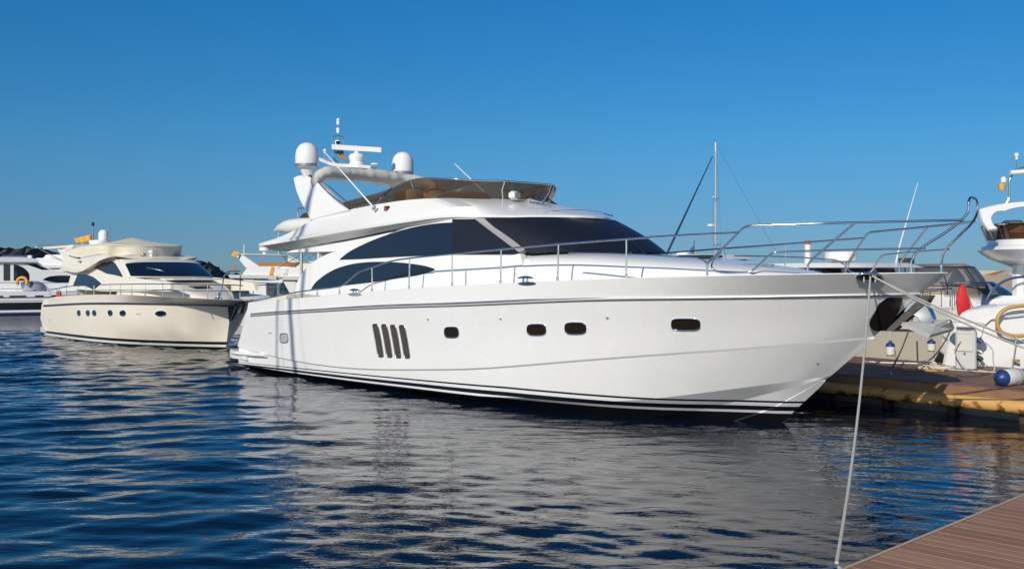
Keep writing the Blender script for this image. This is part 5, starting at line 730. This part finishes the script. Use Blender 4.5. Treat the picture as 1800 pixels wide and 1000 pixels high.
# ---- white yacht at the left edge
lf = BG['left']; ly = thing('motor_yacht', 'white motor yacht with a broad black hull stripe cut off by the left edge', 'yacht', (*lf['O'], 0), lf['ang'])
LH = bands('striped_hull_gelcoat', (.82,.82,.81), [(-9, blk), (.04, (.02,.04,.12)), (.16, (.82,.82,.81)), (.30, blk), (.76, (.82,.82,.81)), (.82, (.2,.2,.2)), (.86, (.82,.82,.81))], rough=.3)
xs_ = np.linspace(-9, 11, 60); tt = np.clip((xs_-5)/6, 0, 1); yb = 2.2*tt**2; shr = np.stack([xs_, yb, 1.45-.005*xs_+.12*tt], 1); low = np.stack([xs_-.8*tt, yb+.15*(1-tt), 0*xs_-.3], 1); md_ = np.stack([xs_-.2*tt, yb+.02, 0*xs_+.95], 1)
op = lambda q: np.stack([q[:, 0], 4.4-q[:, 1], q[:, 2]], 1); v, f = loft([op(low), op(md_), op(shr), shr, md_, low]); mesh('hull', v, f, LH, ly, sharp=40)
tube('rub_rail', md_+np.array([0,-.02,.12]), .03, DULLSTEEL, ly, 6)
mb = [(-1.2,.5),(1.2,.45),(2.7,.35)]
for x_, w_ in ((.2,.5),(1.6,.35),(2.3,.9),(3.7,.45),(4.6,1.6)): slab('hull_light', [(x_,-.005,1.10),(x_+w_,-.005,1.10),(x_+w_,-.005,1.18),(x_,-.005,1.18)], (0,-1,0), .01, .012, GLASS, ly)
def tier_l(name, x0, x1, z0, z1, m, y0=.5, y1=3.9, rake=.0): return slab(name, [(x0,y0,z0),(x1,y0,z0),(x1-rake,y0,z1),(x0,y0,z1)], (0,-1,0), y1-y0, 0, m, ly)
sp_ = spline_poly([(-9,.5,1.4),(7.8,.5,1.4),(7.4,.5,1.75),(6.6,.5,2.2),(5.6,.5,2.55),(4.7,.5,2.74),(3.85,.5,3.2),(-9,.5,3.22)], 5, (0,1,6,7)); slab('superstructure', sp_, (0,-1,0), 3.4, 0, mat('cool_white', (.82,.82,.81), .3), ly)
slab('roof', spline_poly([(-9,.3,3.2),(3.9,.3,3.2),(3.95,.3,3.26),(3.7,.3,3.40),(3.0,.3,3.50),(-9,.3,3.52)], 4, (0,1,4,5)), (0,-1,0), 3.8, 0, OLDWHITE, ly)
for a_, b_ in ((-2.2,-.2),(0,1.75),(2.0,2.35),(2.75,3.35)):
    top_ = 3.08; P = [(a_,.495,2.08),(b_,.495,2.08),(b_,.495,top_),(a_,.495,top_)]
    if a_ == 2.75: P = spline_poly([(2.55,.495,2.08),(3.4,.495,2.08),(3.38,.495,2.5),(3.1,.495,2.85),(2.55,.495,3.08)], 5, (0,1,4))
    slab('side_window', P, (0,-1,0), .01, .015, GLASS, ly)
slab('windscreen_side', [(3.15,.495,3.1),(3.75,.495,3.1),(4.55,.495,2.74),(4.1,.495,2.74)], (0,-1,0), .01, .015, GLASS, ly)
slab('lower_window', spline_poly([(4.15,.495,2.12),(4.4,.495,2.28),(4.8,.495,2.36),(6.0,.495,2.36),(6.0,.495,1.9),(5.0,.495,1.95),(4.5,.495,2.02)], 5, (0,3,4)), (0,-1,0), .01, .015, GLASS, ly)
rail('guard_rail', [(-6,.1,1.98),(4.5,.1,1.95),(7,.75,1.9)], [((x_,.1,1.42),(x_,.1,1.97)) for x_ in (-3,-1,.9,2.75,4.4)], .02, CHROME, ly)
tag(mesh('life_ring', *tube_g([(at_px(39,496,61.9)[0]+.30*math.cos(a_), at_px(39,496,61.9)[1], at_px(39,496,61.9)[2]+.28*math.sin(a_)) for a_ in np.linspace(-.6, math.pi+.6, 20)], .09, 8), ORANGE, None), 'orange horseshoe life ring on the rail of the yacht at the left edge', 'life ring')
td2 = thing('covered_dinghy', 'small grey covered dinghy on the side deck of the leftmost yacht', 'dinghy', at_px(60, 511, 62.5), .5); lathe('cover', [(0,0),(.62,0),(.6,.25),(.45,.48),(.2,.6),(0,.62)], (0,0,0), mat('grey_cover', (.28,.33,.40), .8, bump=.3, bscale=6), td2, n=18, sx=1.0, sy=.6); tube('keel_strip', [(-.63,0,.03),(0,-.38,.03),(.63,0,.03)], .03, BLACK, td2, 6)
# ---- boat with bimini between them
flybridge_cruiser('pale cruiser with bare bimini bows between the leftmost and the cream yacht', place(78, 72, -35, (3,-1.5)), -35, k=1.25, bim=None, arch=False, screen=OLDWHITE)
bb = thing('bimini_frame', 'thin folded awning frame standing behind the cream yacht on the left', 'awning frame', at_px(90, 458, 70), .2)
for dx in (-.9, .3): tube('bow_tube', round_path([(dx+1.6,0,0),(dx-.2,0,1.0),(dx+.6,1.6,1.1),(dx+2.4,1.6,.1)], 5, .2), .02, DULLSTEEL, bb, 5)
# ---- hardtop boat and sailing boat beyond the foredeck
ht = thing('hardtop_cruiser', 'white cruiser whose hardtop shows above the foredeck of the big yacht', 'motor boat', (*place(1205, 44, -47, (4,0)), 0), R(-47), 'boats berthed beyond the big white yacht')
hull_g(ht, 11, 3.8, 1.4, 1.8, OLDWHITE, OLDWHITE); tier(ht, 'deckhouse', 2.5, 8.2, 1.6, 1.2, 2.95, OLDWHITE, front=1.6, wins=((.08,.36,.5,.9),(.38,.62,.5,.95),(.64,.92,.5,.9))); tier(ht, 'hardtop', 1.6, 6.9, 1.85, 3.12, 3.32, OLDWHITE, front=.6, inset=.25); tier(ht, 'hardtop_lining', 2.0, 6.6, 1.7, 2.95, 3.12, GLASS, front=.2, inset=-.1)
lathe('radar_drum', [(0,0),(.3,.02),(.3,.14),(0,.18)], (3.4,.6,3.32), PLASTIC, ht, n=14); box('roof_locker', (3.2,-1.2,3.45), (.5,.3,.28), PLASTIC, ht, bev=.04)
sb = thing('sailing_boat', 'sailing boat with a tall bare mast and a furled blue headsail behind the foredeck', 'sailing boat', (*place(1258, 62, 150, (5.2,0)), 0), R(150))
hull_g(sb, 10, 3.1, 1.0, 1.2, OLDWHITE, OLDWHITE); tier(sb, 'coachroof', 2.2, 7.0, 1.0, 1.0, 1.6, OLDWHITE, front=1.4, wins=((.1,.3,.3,.75),(.7,.9,.3,.75)))
MA = mat('mast_alloy', (.62,.62,.60), .35, metal=.5); ms = tube('mast', [(5.2,0,1.2),(5.2,0,10.45)], .075, MA, sb, 12)
for z_, w_ in ((4.2,.75),(7.0,.55)): tube('spreader', [(5.15,-w_,z_+.1),(5.2,0,z_),(5.15,w_,z_+.1)], .025, MA, ms, 6)
lathe('mast_radar', [(0,0),(.22,.02),(.22,.14),(0,.18)], (5.5,0,5.35), PLASTIC, ms, n=12); tube('wind_vane', [(5.2,0,10.45),(5.35,0,10.6)], .012, BLACK, ms, 5)
tube('boom', [(5.1,0,2.0),(1.6,0,2.05)], .07, MA, sb, 10); tube('furled_headsail', [(9.6,0,1.3),(9.0,0,2.4),(7.6,0,5.2),(5.4,0,9.6)], [.03,.075,.07,.03], NAVY, sb, 8); tube('backstay', [(5.2,0,10.4),(.1,0,1.2)], .008, DULLSTEEL, sb, 4)
for s in (1, -1): tube('shroud', [(5.2,0,10.3),(5.15,.55*s,7.05),(5.15,.75*s,4.25),(5.1,1.4*s,1.1)], .008, DULLSTEEL, sb, 4)
tp = thing('courtesy_flag', 'blue and yellow flag on a short staff beside the furled blue headsail', 'flag', at_px(1219, 449, 43), 0)
tube('staff', [(0,0,-.5),(.03,0,.62)], .016, BLACK, tp, 6); mesh('blue_half', *loft([[(.02,0,.42),(-.12,.04,.30),(-.14,.0,.16)], [(.05,0,.30),(.0,.03,.12),(-.06,.0,.02)]]), mat('blue_cloth', (.03,.10,.30), .8), tp); mesh('yellow_half', *loft([[(.05,.004,.30),(.0,.034,.12),(-.06,.004,.02)], [(.12,0,.02),(.08,.03,-.08),(-.02,0,-.18)]]), mat('ochre_cloth', (.45,.26,.06), .8), tp)
hull_g(sv, 9.5, 3.0, .95, 1.15, OLDWHITE, OLDWHITE); 
for ch_ in list(sv.children): ch_.location.x = -5.0
tube('mast', [(0,0,.9),(0,0,15.5)], .085, MA, sv, 12); tube('boom', [(-.1,0,1.9),(-3.6,0,1.95)], .09, MA, sv, 10); tube('forestay', [(4.3,0,1.1),(0,0,14.8)], .05, NAVY, sv, 6)
for s in (1, -1): tube('shroud', [(0,0,15),(.0,.9*s,8.0),(-.1,1.35*s,1.0)], .01, DULLSTEEL, sv, 4)
tube('spreader', [(0,-.9,8.0),(0,.9,8.0)], .03, MA, sv, 6)
# ---- pilothouse boat beyond the pier
tw = thing('pilothouse_boat', 'beige pilothouse motorboat behind the bow with a radar drum on its white roof', 'motor boat', (7.42, 32.2, 0), R(-65))
BEI = bands('beige_hull', (.50,.46,.38), [(-9, blk), (.05, (.50,.46,.38)), (1.10, (.06,.05,.045)), (1.17, (.66,.64,.58))], rough=.35)
shr, rb_ = hull_g(tw, 8.0, 2.9, 1.35, 1.75, BEI, OLDWHITE); tier(tw, 'pilothouse', 2.6, 6.2, 1.22, 1.4, 2.71, OLDWHITE, front=.9, wins=((.05,.13,.45,.985),(.14,.24,.45,.985),(.25,.36,.45,.985),(.38,.49,.45,.985),(.51,.62,.45,.985),(.64,.75,.45,.985),(.76,.86,.45,.985)))
tier(tw, 'roof', 2.0, 6.3, 1.42, 2.715, 2.84, OLDWHITE, front=.5, inset=.10); lathe('radar_drum', [(0,0),(.2,0),(.22,.04),(.42,.08),(.43,.30),(.38,.34),(0,.36)], (4.4,-.3,2.83), PLASTIC, tw, n=22)
lp = lathe('light_column', [(0,0),(.085,0),(.085,.52),(.0,.52)], (4.0,-1.1,2.83), PLASTIC, tw, n=14); lathe('column_lamp', [(0,.52),(.08,.52),(.08,.60),(.05,.64),(0,.64)], (4.0,-1.1,2.83), mat('orange_lens', (.40,.12,.03), .3), lp, n=14)
tube('aerial', [(5.2,.9,2.78),(5.3,.95,3.3),(5.75,1.15,5.0)], [.025,.02,.008], PLASTIC, tw, 6); box('roof_box', (5.3,1.2,2.90), (.3,.3,.16), DARKIN, tw)
side_rail(tw, shr, .45, 20, 47, 5)
for i, (u, v, lab) in enumerate(((1565, 607, 'blue topped white fender hanging by a line on the beige hull, left of the anchor'), (1637, 602, 'blue topped fender half hidden right of the anchor on the beige hull'))):
    p = at_px(u, v, 24.6 if i == 0 else 24.4); fe = thing('hanging_fender', lab, 'fender', p, 0, 'fenders on the beige boat'); fe.scale = (.66,.66,.72) if i == 0 else (.6,.6,.6); lathe('fender_body', [(0,-.36),(.1,-.36),(.16,-.3),(.165,-.04),(0,-.04)], (0,0,0), FENDW, fe, n=16); lathe('fender_cap', [(0,-.05),(.165,-.05),(.15,.05),(.06,.11),(.045,.17),(0,.18)], (0,0,0), BLUEFEND, fe, n=16); tube('fender_line', [(0,0,.16),(-.02,.15,.8)], .012, ROPE, fe, 5)
# ---- small cruiser with a camper canopy
cc = thing('canopy_cruiser', 'small white cruiser under a grey camper canopy with clear panels, right of the bow', 'motor boat', (11.6, 33.2, 0), R(-68))
shr, rb_ = hull_g(cc, 7.2, 2.9, 1.45, 1.75, WHITE, OLDWHITE); TANC = mat('tan_canvas', (.33,.25,.19), .85, noise=.06); PANEL = tint('cloudy_vinyl', (.42,.44,.46), haze=(.22,.23,.24)); GREYC = mat('grey_canvas', (.20,.19,.17), .85, noise=.08, bump=.2)
tier(cc, 'foredeck', 2.5, 6.3, 1.1, 1.4, 1.95, WHITE, front=1.6)
cb0 = arc_rows(2.6, 1.3, 1.0, 2.74, 2.7, 1.75, 1.22, 1.90, n=31, k=7, bulge=.12, p=2.8); aft_ = lambda g: np.vstack([[(.9, g[0][1], g[0][2])], g, [(.9, g[-1][1], g[-1][2])]])
rw = [aft_(g) for g in cb0]; cn = mesh('canopy_skirt', *loft(rw[:3]), TANC, cc); mesh('clear_panel', *loft(rw[2:7]), PANEL, cn); top = [rw[-1]*(1-q)+rw[-1]*np.array([1,0,1])*q+np.array([0,0,.10*math.sin(q*math.pi/2)]) for q in np.linspace(0, 1, 5)]; mesh('canopy_top', *loft(top), GREYC, cn); tube('canopy_hem', rw[-1], .022, BLACK, cn, 6)
for j in (1, 9, 16, 23, 31): tube('canopy_seam', [g[j]+np.array([.01,0,0]) for g in rw], .018, BLACK, cn, 6)
wsr = arc_rows(3.9, .7, .9, 2.3, 4.2, 1.2, 1.05, 1.9, n=25, k=3); mesh('windscreen', *loft(wsr), CLEAR, cc); tube('windscreen_frame', wsr[-1], .02, CHROME, cc, 6)
rf_ = thing('red_flag', 'furled plain red flag on a slanting wooden staff above the mooring lines', 'flag', at_px(1711, 548, 22.6), 0)
tube('staff', [(.03,0,-.02),(-.24,.0,.66)], .014, mat('varnished_wood', (.30,.17,.07), .4), rf_, 6)
P = [(-.22,.62),(-.28,.58),(-.36,.42),(-.385,.2),(-.35,-.02),(-.30,-.13),(-.26,-.13),(-.25,-.04),(-.08,.05),(-.06,.12),(-.12,.32),(-.19,.55)]; v, f = slab_g([(x_, .012*math.sin(x_*40), z_) for x_, z_ in P], (0,-1,0), .02, .03, .015); mesh('flag_cloth', v, f, REDCLOTH, rf_, sharp=60)
# ---- large white flybridge yacht cut by the right edge
BYA = R(-28)
by = thing('flybridge_yacht', 'large white flybridge yacht seen from astern at the right edge with a rounded transom', 'yacht', (11.4, 22.2, 0), BYA)
def TX(u, v, Z=22.0): # pixel -> this yacht's frame on the plane of its transom
    X = (u-900)/1800*Z; z = 2.6-(v-478)/1800*Z; c, s = math.cos(BYA), math.sin(BYA); dx, dy = X-11.4, Z-22.2; return (c*dx+s*dy, -s*dx+c*dy, z)
tr = spline_poly([TX(1656,643),TX(1661,618),TX(1670,588),TX(1681,562),TX(1694,548),TX(1720,541),TX(1760,538),TX(1850,536),TX(1960,536),TX(1985,560),TX(1985,643),TX(1700,655)], 5, (0,10,11))
slab('transom', tr, (0,-1,0), 2.2, .02, WHITE, by, bev=.06)
slab('hull_body', [(-1.3,2.6,-.2),(3.0,2.6,-.2),(3.0,2.6,1.75),(-1.0,2.6,1.75)], (0,-1,0), 8, 0, WHITE, by)
tube('transom_moulding', [TX(1722,640,21.9),TX(1722,600,21.9),TX(1728,572,21.9),TX(1742,560,21.9),TX(1800,552,21.9)], .018, OLDWHITE, by, 6); box('transom_vent', TX(1786,634,21.85), (.16,.02,.06), TAN, by)
tier_c = lambda: None
def oval(cx, cy, a, b, z, n=48, p=2.6): return np.array([(cx+a*math.copysign(abs(math.cos(t))**(2/p), math.cos(t)), cy+b*math.copysign(abs(math.sin(t))**(2/p), math.sin(t)), z) for t in np.linspace(0, 2*math.pi, n, endpoint=False)])
BX, BY_ = (lambda dx, dy: (math.cos(BYA)*dx+math.sin(BYA)*dy, -math.sin(BYA)*dx+math.cos(BYA)*dy))(14.05-11.4, 25.4-22.2)
rings = [oval(BX,BY_+.2,1.0,1.9,2.55),oval(BX,BY_+.1,1.5,2.5,2.72),oval(BX,BY_,2.0,3.0,2.92),oval(BX,BY_,2.2,3.2,3.06),oval(BX,BY_,2.27,3.28,3.12),oval(BX,BY_,2.25,3.25,3.20),oval(BX,BY_,2.1,3.1,3.24),oval(BX,BY_,2.07,3.05,3.36)]
v, f = loft(rings, closed=True); f += [tuple(range(48))[::-1], tuple(range(7*48, 8*48))]; fb_ = mesh('flybridge', v, f, WHITE, by, sharp=40)
TB = tint('brown_acrylic', (.20,.10,.06), haze=(.14,.07,.05)); rg = [oval(BX,BY_,2.05,3.0,3.34),oval(BX,BY_,2.2,3.15,3.72)]; scn = mesh('flybridge_screen', *loft(rg, closed=True), TB, by); tube('screen_rail', np.vstack([rg[1], rg[1][:1]]), .02, CHROME, scn, 6)
for q in range(0, 48, 6): tube('screen_post', [rg[0][q], rg[1][q]], .016, CHROME, scn, 5)
for x_ in (.3, 1.0, 1.7): box('flybridge_seat', (BX-1.7+x_,BY_-1.9,3.62), (.6,.5,.42), CREAMCANVAS, by, bev=.12)
slab('cockpit_bulkhead', [(BX-1.2,BY_+.3,1.7),(BX+2,BY_+.3,1.7),(BX+2,BY_+.3,2.7),(BX-.6,BY_+.3,2.7)], (0,-1,0), .1, 0, OLDWHITE, by); box('overhang_column', TX(1793,505,24.5), (.32,.5,1.25), OLDWHITE, by, bev=.1)
ar = spline_poly([TX(1719,368,23.4),TX(1735,363,23.4),TX(1765,358,23.4),TX(1800,354.5,23.4),TX(1880,352,23.4),TX(1880,362,23.4),TX(1800,362,23.4),TX(1770,367,23.4),TX(1746,373,23.4),TX(1739,384,23.4),TX(1744,397,23.4),TX(1752,404,23.4),TX(1736,406,23.4),TX(1726,392,23.4)], 4, (0,4,5,11,12))
slab('radar_arch', ar, (0,-1,0), .55, 0, WHITE, by, bev=.04)
fm = tube('light_mast', round_path([TX(1774,358,23.6),TX(1774,316,23.6),TX(1786,298,23.6),TX(1803,293,23.6),TX(1830,293,23.6)], 6, .1), .022, DULLSTEEL, by, 8); tube('mast_brace', [TX(1768,360,23.6),TX(1774,347,23.6)], .018, DULLSTEEL, fm, 6)
tube('anchor_light_stem', [TX(1787,297,23.6),TX(1787,280,23.6)], .014, DULLSTEEL, fm, 6); lathe('anchor_light', [(0,0),(.03,0),(.03,.06),(.05,.08),(.05,.15),(0,.16)], TX(1787,281,23.6), PLASTIC, fm, n=12)
tube('loud_hailer', [TX(1776,304,23.5),TX(1830,300,23.5)], .055, PLASTIC, fm, 14); lathe('deck_light', [(0,0),(.06,0),(.07,.08),(.03,.13),(0,.13)], TX(1764,321,23.5), PLASTIC, fm, n=10); lathe('orange_lantern', [(0,0),(.06,0),(.075,.05),(.07,.16),(0,.17)], TX(1761,335,23.5), ORANGE, fm, n=12)
for i, (u, v0, v1) in enumerate(((1760,503,562),(1770,489,560),(1781,496,560),(1795,493,560))):
    a_, b_ = np.array(TX(u,v0,22.3)), np.array(TX(u+7,v1,22.1)); lab = ['slimmest white fender, leftmost of those lined up on the right hand yacht', 'tallest white fender lined up on the right hand yacht', 'third white fender from the left lined up on the right hand yacht', 'white fender standing at the picture edge on the right hand yacht'][i]
    q = resamp([a_, b_], 9, False); o = mesh('white_fender', *tube_g(q, np.array([.03,.075,.095,.105,.105,.105,.105,.1,.05])*(.75 if i == 0 else 1.1), 14), FENDW, None); tag(o, lab, 'fender', 'white fenders stowed upright')
hs = [TX(1815,537,21.75),TX(1790,538,21.75),TX(1767,544,21.75),TX(1755,556,21.75),TX(1753,570,21.75),TX(1760,583,21.75),TX(1775,589,21.75),TX(1820,588,21.75)]
c12, s12 = math.cos(BYA), math.sin(BYA); tow = lambda p: (11.4+c12*p[0]-s12*p[1], 22.2+s12*p[0]+c12*p[1], p[2])
tag(mesh('hose_loop', *tube_g(by_index([tow(p) for p in hs], 5), .042, 10), mat('tan_hose', (.48,.29,.09), .55, noise=.1)), 'thick tan hose looped over the transom of the right hand yacht', 'hose')
tag(tube('hose_tie', [tow(TX(1787,590,21.7)), tow(TX(1784,612,21.75)), tow(TX(1779,645,21.8))], .012, ROPE), 'thin cord dangling from the tan hose to the pier', 'cord')
an_ = tube('arched_rail', by_index([TX(1728,560,24),TX(1732,535,24),TX(1741,515,24),TX(1757,499,24),TX(1780,489,24),TX(1810,486,24)], 5), .03, mat('dark_blue_tube', (.03,.06,.14), .3), by, 8)
slab('side_deck', [TX(1700,560,24.2),TX(1830,548,24.2),TX(1830,520,24.2),TX(1757,520,24.2),TX(1735,530,24.2)], (0,-1,0), .6, 0, WHITE, by, bev=.05); slab('deck_screen', [TX(1738,522,24.1),TX(1762,519,24.1),TX(1752,502,24.1),TX(1745,507,24.1)], (0,-1,0), .01, .01, CLEAR, by)
# ------------------------------------------------------------------ things on the pier
pd = thing('power_pedestal', 'grey and white shore power pedestal with blue sockets on the pier', 'pedestal', (9.45, 21.3, ZP), R(-28))
box('pedestal_body', (0,0,.40), (.40,.34,.80), mat('pedestal_grey', (.52,.53,.52), .5, noise=.05), pd, bev=.03); box('panel_door', (-.01,-.175,.56), (.30,.02,.36), mat('pedestal_panel', (.58,.56,.50), .5), pd, bev=.01); box('pedestal_neck', (0,0,.85), (.36,.30,.10), OLDWHITE, pd, bev=.02)
slab('pedestal_roof', [(.36*math.cos(t_), .30*math.sin(t_), .92) for t_ in np.linspace(0, 2*math.pi, 24, endpoint=False)], (0,0,1), .03, .05, OLDWHITE, pd, bev=.04); lathe('lock', [(0,0),(.02,0),(.02,.03),(0,.03)], (-.02,-.2,.33), TAN, pd, n=8)
for i, (zz, cc_) in enumerate(((.62, BLUEFEND), (.40, DULLSTEEL), (.26, BLACK))): q = tube('socket', [(.19,-.06,zz),(.28,-.10,zz-.02),(.31,-.11,zz-.05)], [.055, .05, .04], cc_, pd, 10)
tag(tube('power_cable', by_index([(9.72,21.05,ZP+.58),(9.84,21.0,ZP+.45),(9.87,21.0,ZP+.2),(9.87,20.95,ZP+.02),(9.5,20.85,ZP+.015)], 6), .014, ROPE), 'pale cable hanging from the blue pedestal socket to the deck', 'cable')
tag(tube('power_cable', by_index([(9.27,21.15,ZP+.6),(9.12,21.1,ZP+.42),(9.2,21.1,ZP+.2),(9.32,21.0,ZP+.02)], 6), .012, ROPE), 'thin cable looping down the left side of the pedestal', 'cable')
cf = thing('cylinder_fender', 'blue ended white cylinder fender lying on the edge of the pier', 'fender', on_pier(16+.48+3.0*0, .16) if 0 else (8.62, 18.05, ZP+.15), R(35))
lathe('fender_body', [(0,0),(.12,0),(.15,.05),(.15,.55),(.12,.6),(0,.6)], (0,0,0), FENDW, cf, n=20).rotation_euler = (0, R(90), 0); lathe('blue_end', [(0,-.10),(.03,-.095),(.09,-.06),(.135,-.005),(.15,.03),(.152,.04),(0,.04)], (0,0,0), BLUEFEND, cf, n=20).rotation_euler = (0, R(90), 0); mesh('fender_strap', *tube_g([(.42,.155*math.cos(t_),.155*math.sin(t_)) for t_ in np.linspace(0, 2*math.pi, 24)], .012, 6), mat('grey_strap', (.25,.23,.2), .8), cf)
rc = tube('rope_coil', [(8.85+(.16+.16*random.random())*1.3*math.cos(a_)+.02*math.sin(a_*3), 21.25+(.14+.16*random.random()*.4)*math.sin(a_), ZP+.015+.05*(a_/60)+.012*math.sin(a_*1.7)) for a_ in np.linspace(0, 56, 300)], .014, mat('cream_rope', (.62,.56,.42), .9, bump=.5, bscale=120)); tag(rc, 'loose coil of cream rope on the pier beside the pedestal', 'rope')
for i, (u, v, lab) in enumerate(((1562, 657, 'galvanised cleat on the shaded edge of the pier under the anchor'), (1631, 640, 'rope wrapped cleat on the pier left of the rope coil'))):
    p = at_px(u, v, 20.2 if i == 0 else 22.2); cl = thing('pier_cleat', lab, 'cleat', (p[0], p[1], ZP), r2+.2, 'cleats on the pier'); cleat((0,0,0), cl, 0, .8).data.materials[0] = DULLSTEEL
PDK = mat('brown_rope', (.16,.10,.06), .9, noise=.3, nscale=30)
tag(tube('bow_line', catenary(at_px(1604, 560, 24.6), (at_px(1566, 655, 20.3)[0], at_px(1566, 655, 20.3)[1], ZP+.08), .1), .018, PDK), 'dark rope from the beige boat to the shaded cleat', 'rope')
tag(tube('bow_line', catenary(at_px(1672, 578, 24.2), (at_px(1632, 636, 22.2)[0], 22.2, ZP+.1), .1), .018, PDK), 'dark rope from the beige bow to the rope wrapped cleat', 'rope')
tag(tube('water_hose', by_index([(*gnd_, ZP+.02) for gnd_ in ((7.9,22.9),(8.15,22.65),(8.6,22.5),(9.0,22.35),(9.25,22.3))], 8), .016, FENDW), 'white hose trailing across the back of the pier', 'hose')
slab('yellow_plank', [(8.0,20.9,ZP+.004),(8.75,20.75,ZP+.004),(8.8,20.95,ZP+.004),(8.05,21.1,ZP+.004)], (0,0,1), 0, .03, mat('yellow_paint_wood', (.48,.26,.06), .7, noise=.3), None); tag(bpy.data.objects['yellow_plank'], 'flat yellow painted plank lying on the pier in front of the coil', 'plank')
ob = box('yellow_beam', (9.75,18.55,ZP+.09), (.9,.22,.16), RUST, None, bev=.03, rz=r2+1.4); tag(ob, 'worn yellow beam end on the pier at the right edge', 'beam')
tag(tube('deck_line', by_index([(*q_, ZP+.02) for q_ in ((8.95,21.0),(9.4,20.6),(9.9,20.2),(9.5,19.5),(9.9,19.0))], 8), .014, ROPE), 'pale line wandering over the pier between pedestal and fender', 'rope')
# ------------------------------------------------------------------ far shore
def ridge(name, pts, depth, m, seed, amp, label):
    r_ = np.random.default_rng(seed); P = resamp(pts, 240, True); P[:, 2] += np.convolve(r_.normal(0, amp*2.2, 260), np.ones(9)/9, 'same')[:240]; rows = []
    for k_, (dy, hz) in enumerate(((-depth,-.02),(-depth*.8,.35),(-depth*.5,.72),(-depth*.2,.95),(0,1),(depth*.5,.9))):
        q = P.copy(); q[:, 1] += dy; q[:, 2] = P[:, 2]*hz+(r_.normal(0, amp, len(P)) if 0 < k_ else 0); q[:, 0] += r_.normal(0, amp*.6, len(P)); rows.append(q)
    rows[0][:, 2] = -.3; o = mesh(name, *loft(rows), m, None, smooth=False); return tag(o, label, None, None, 'structure')
SCRUB = mat('scrub_and_rock', (.075,.08,.06), .95, noise=.7, nscale=.35, bump=.6, bscale=1.2)
sx_ = lambda u, v, Z: at_px(u, v, Z)
ridge('hill', [sx_(-160,445,150),sx_(-40,440,150),sx_(30,441,150),sx_(75,446,150),sx_(110,456,150),sx_(140,466,150),sx_(200,472,150),sx_(335,470,150)], 14, SCRUB, 3, .35, 'low dark scrub covered headland behind the left yachts')
ridge('hill_spur', [sx_(325,474,130),sx_(345,461,130),sx_(362,464,130),sx_(380,478,130),sx_(402,486,130),sx_(450,488,130),sx_(560,489,130)], 8, SCRUB, 4, .22, 'dark rocky point right of the cream yacht')
tb = thing('boat_awning', 'blue awning of a boat showing above the leftmost yacht', 'awning', at_px(30, 454, 80), .1); slab('canvas', [(-1.2,0,0),(1.3,0,0),(1.2,0,.22),(-1.1,0,.26)], (0,-1,0), 1.4, 0, mat('bright_blue_canvas', (.02,.07,.25), .8), tb); box('lamp_box', (1.0,-.05,.08), (.35,.3,.3), PLASTIC, tb, bev=.04)
mo = thing('harbour_mole', 'long pale harbour wall on the horizon with a ramped concrete block', 'harbour wall', (100, 240, 0), 0)
MOL = mat('mole_stone', (.34,.27,.20), .9, noise=.25, nscale=.3); slab('quay_wall', [(-60,0,-.3),(160,0,-.3),(160,0,1.9),(-60,0,1.9)], (0,-1,0), 8, 0, MOL, mo); slab('parapet', [(2,1,1.9),(13.5,1,1.9),(15.5,1,2.9),(2,1,3.0)], (0,-1,0), 5, 0, mat('mole_concrete', (.46,.43,.38), .9, noise=.1, nscale=.4), mo); slab('ramp_block', [(17,1,1.9),(60,1,1.9),(60,1,3.4),(19,1,3.4)], (0,-1,0), 5, 0, mat('mole_concrete', (.46,.43,.38), .9), mo); slab('rust_ramp', [(11,.6,1.9),(13.5,.6,1.9),(16.5,.6,2.9),(15,.6,2.9)], (0,-1,0), .3, 0, mat('rust_brown', (.32,.10,.04), .9), mo)
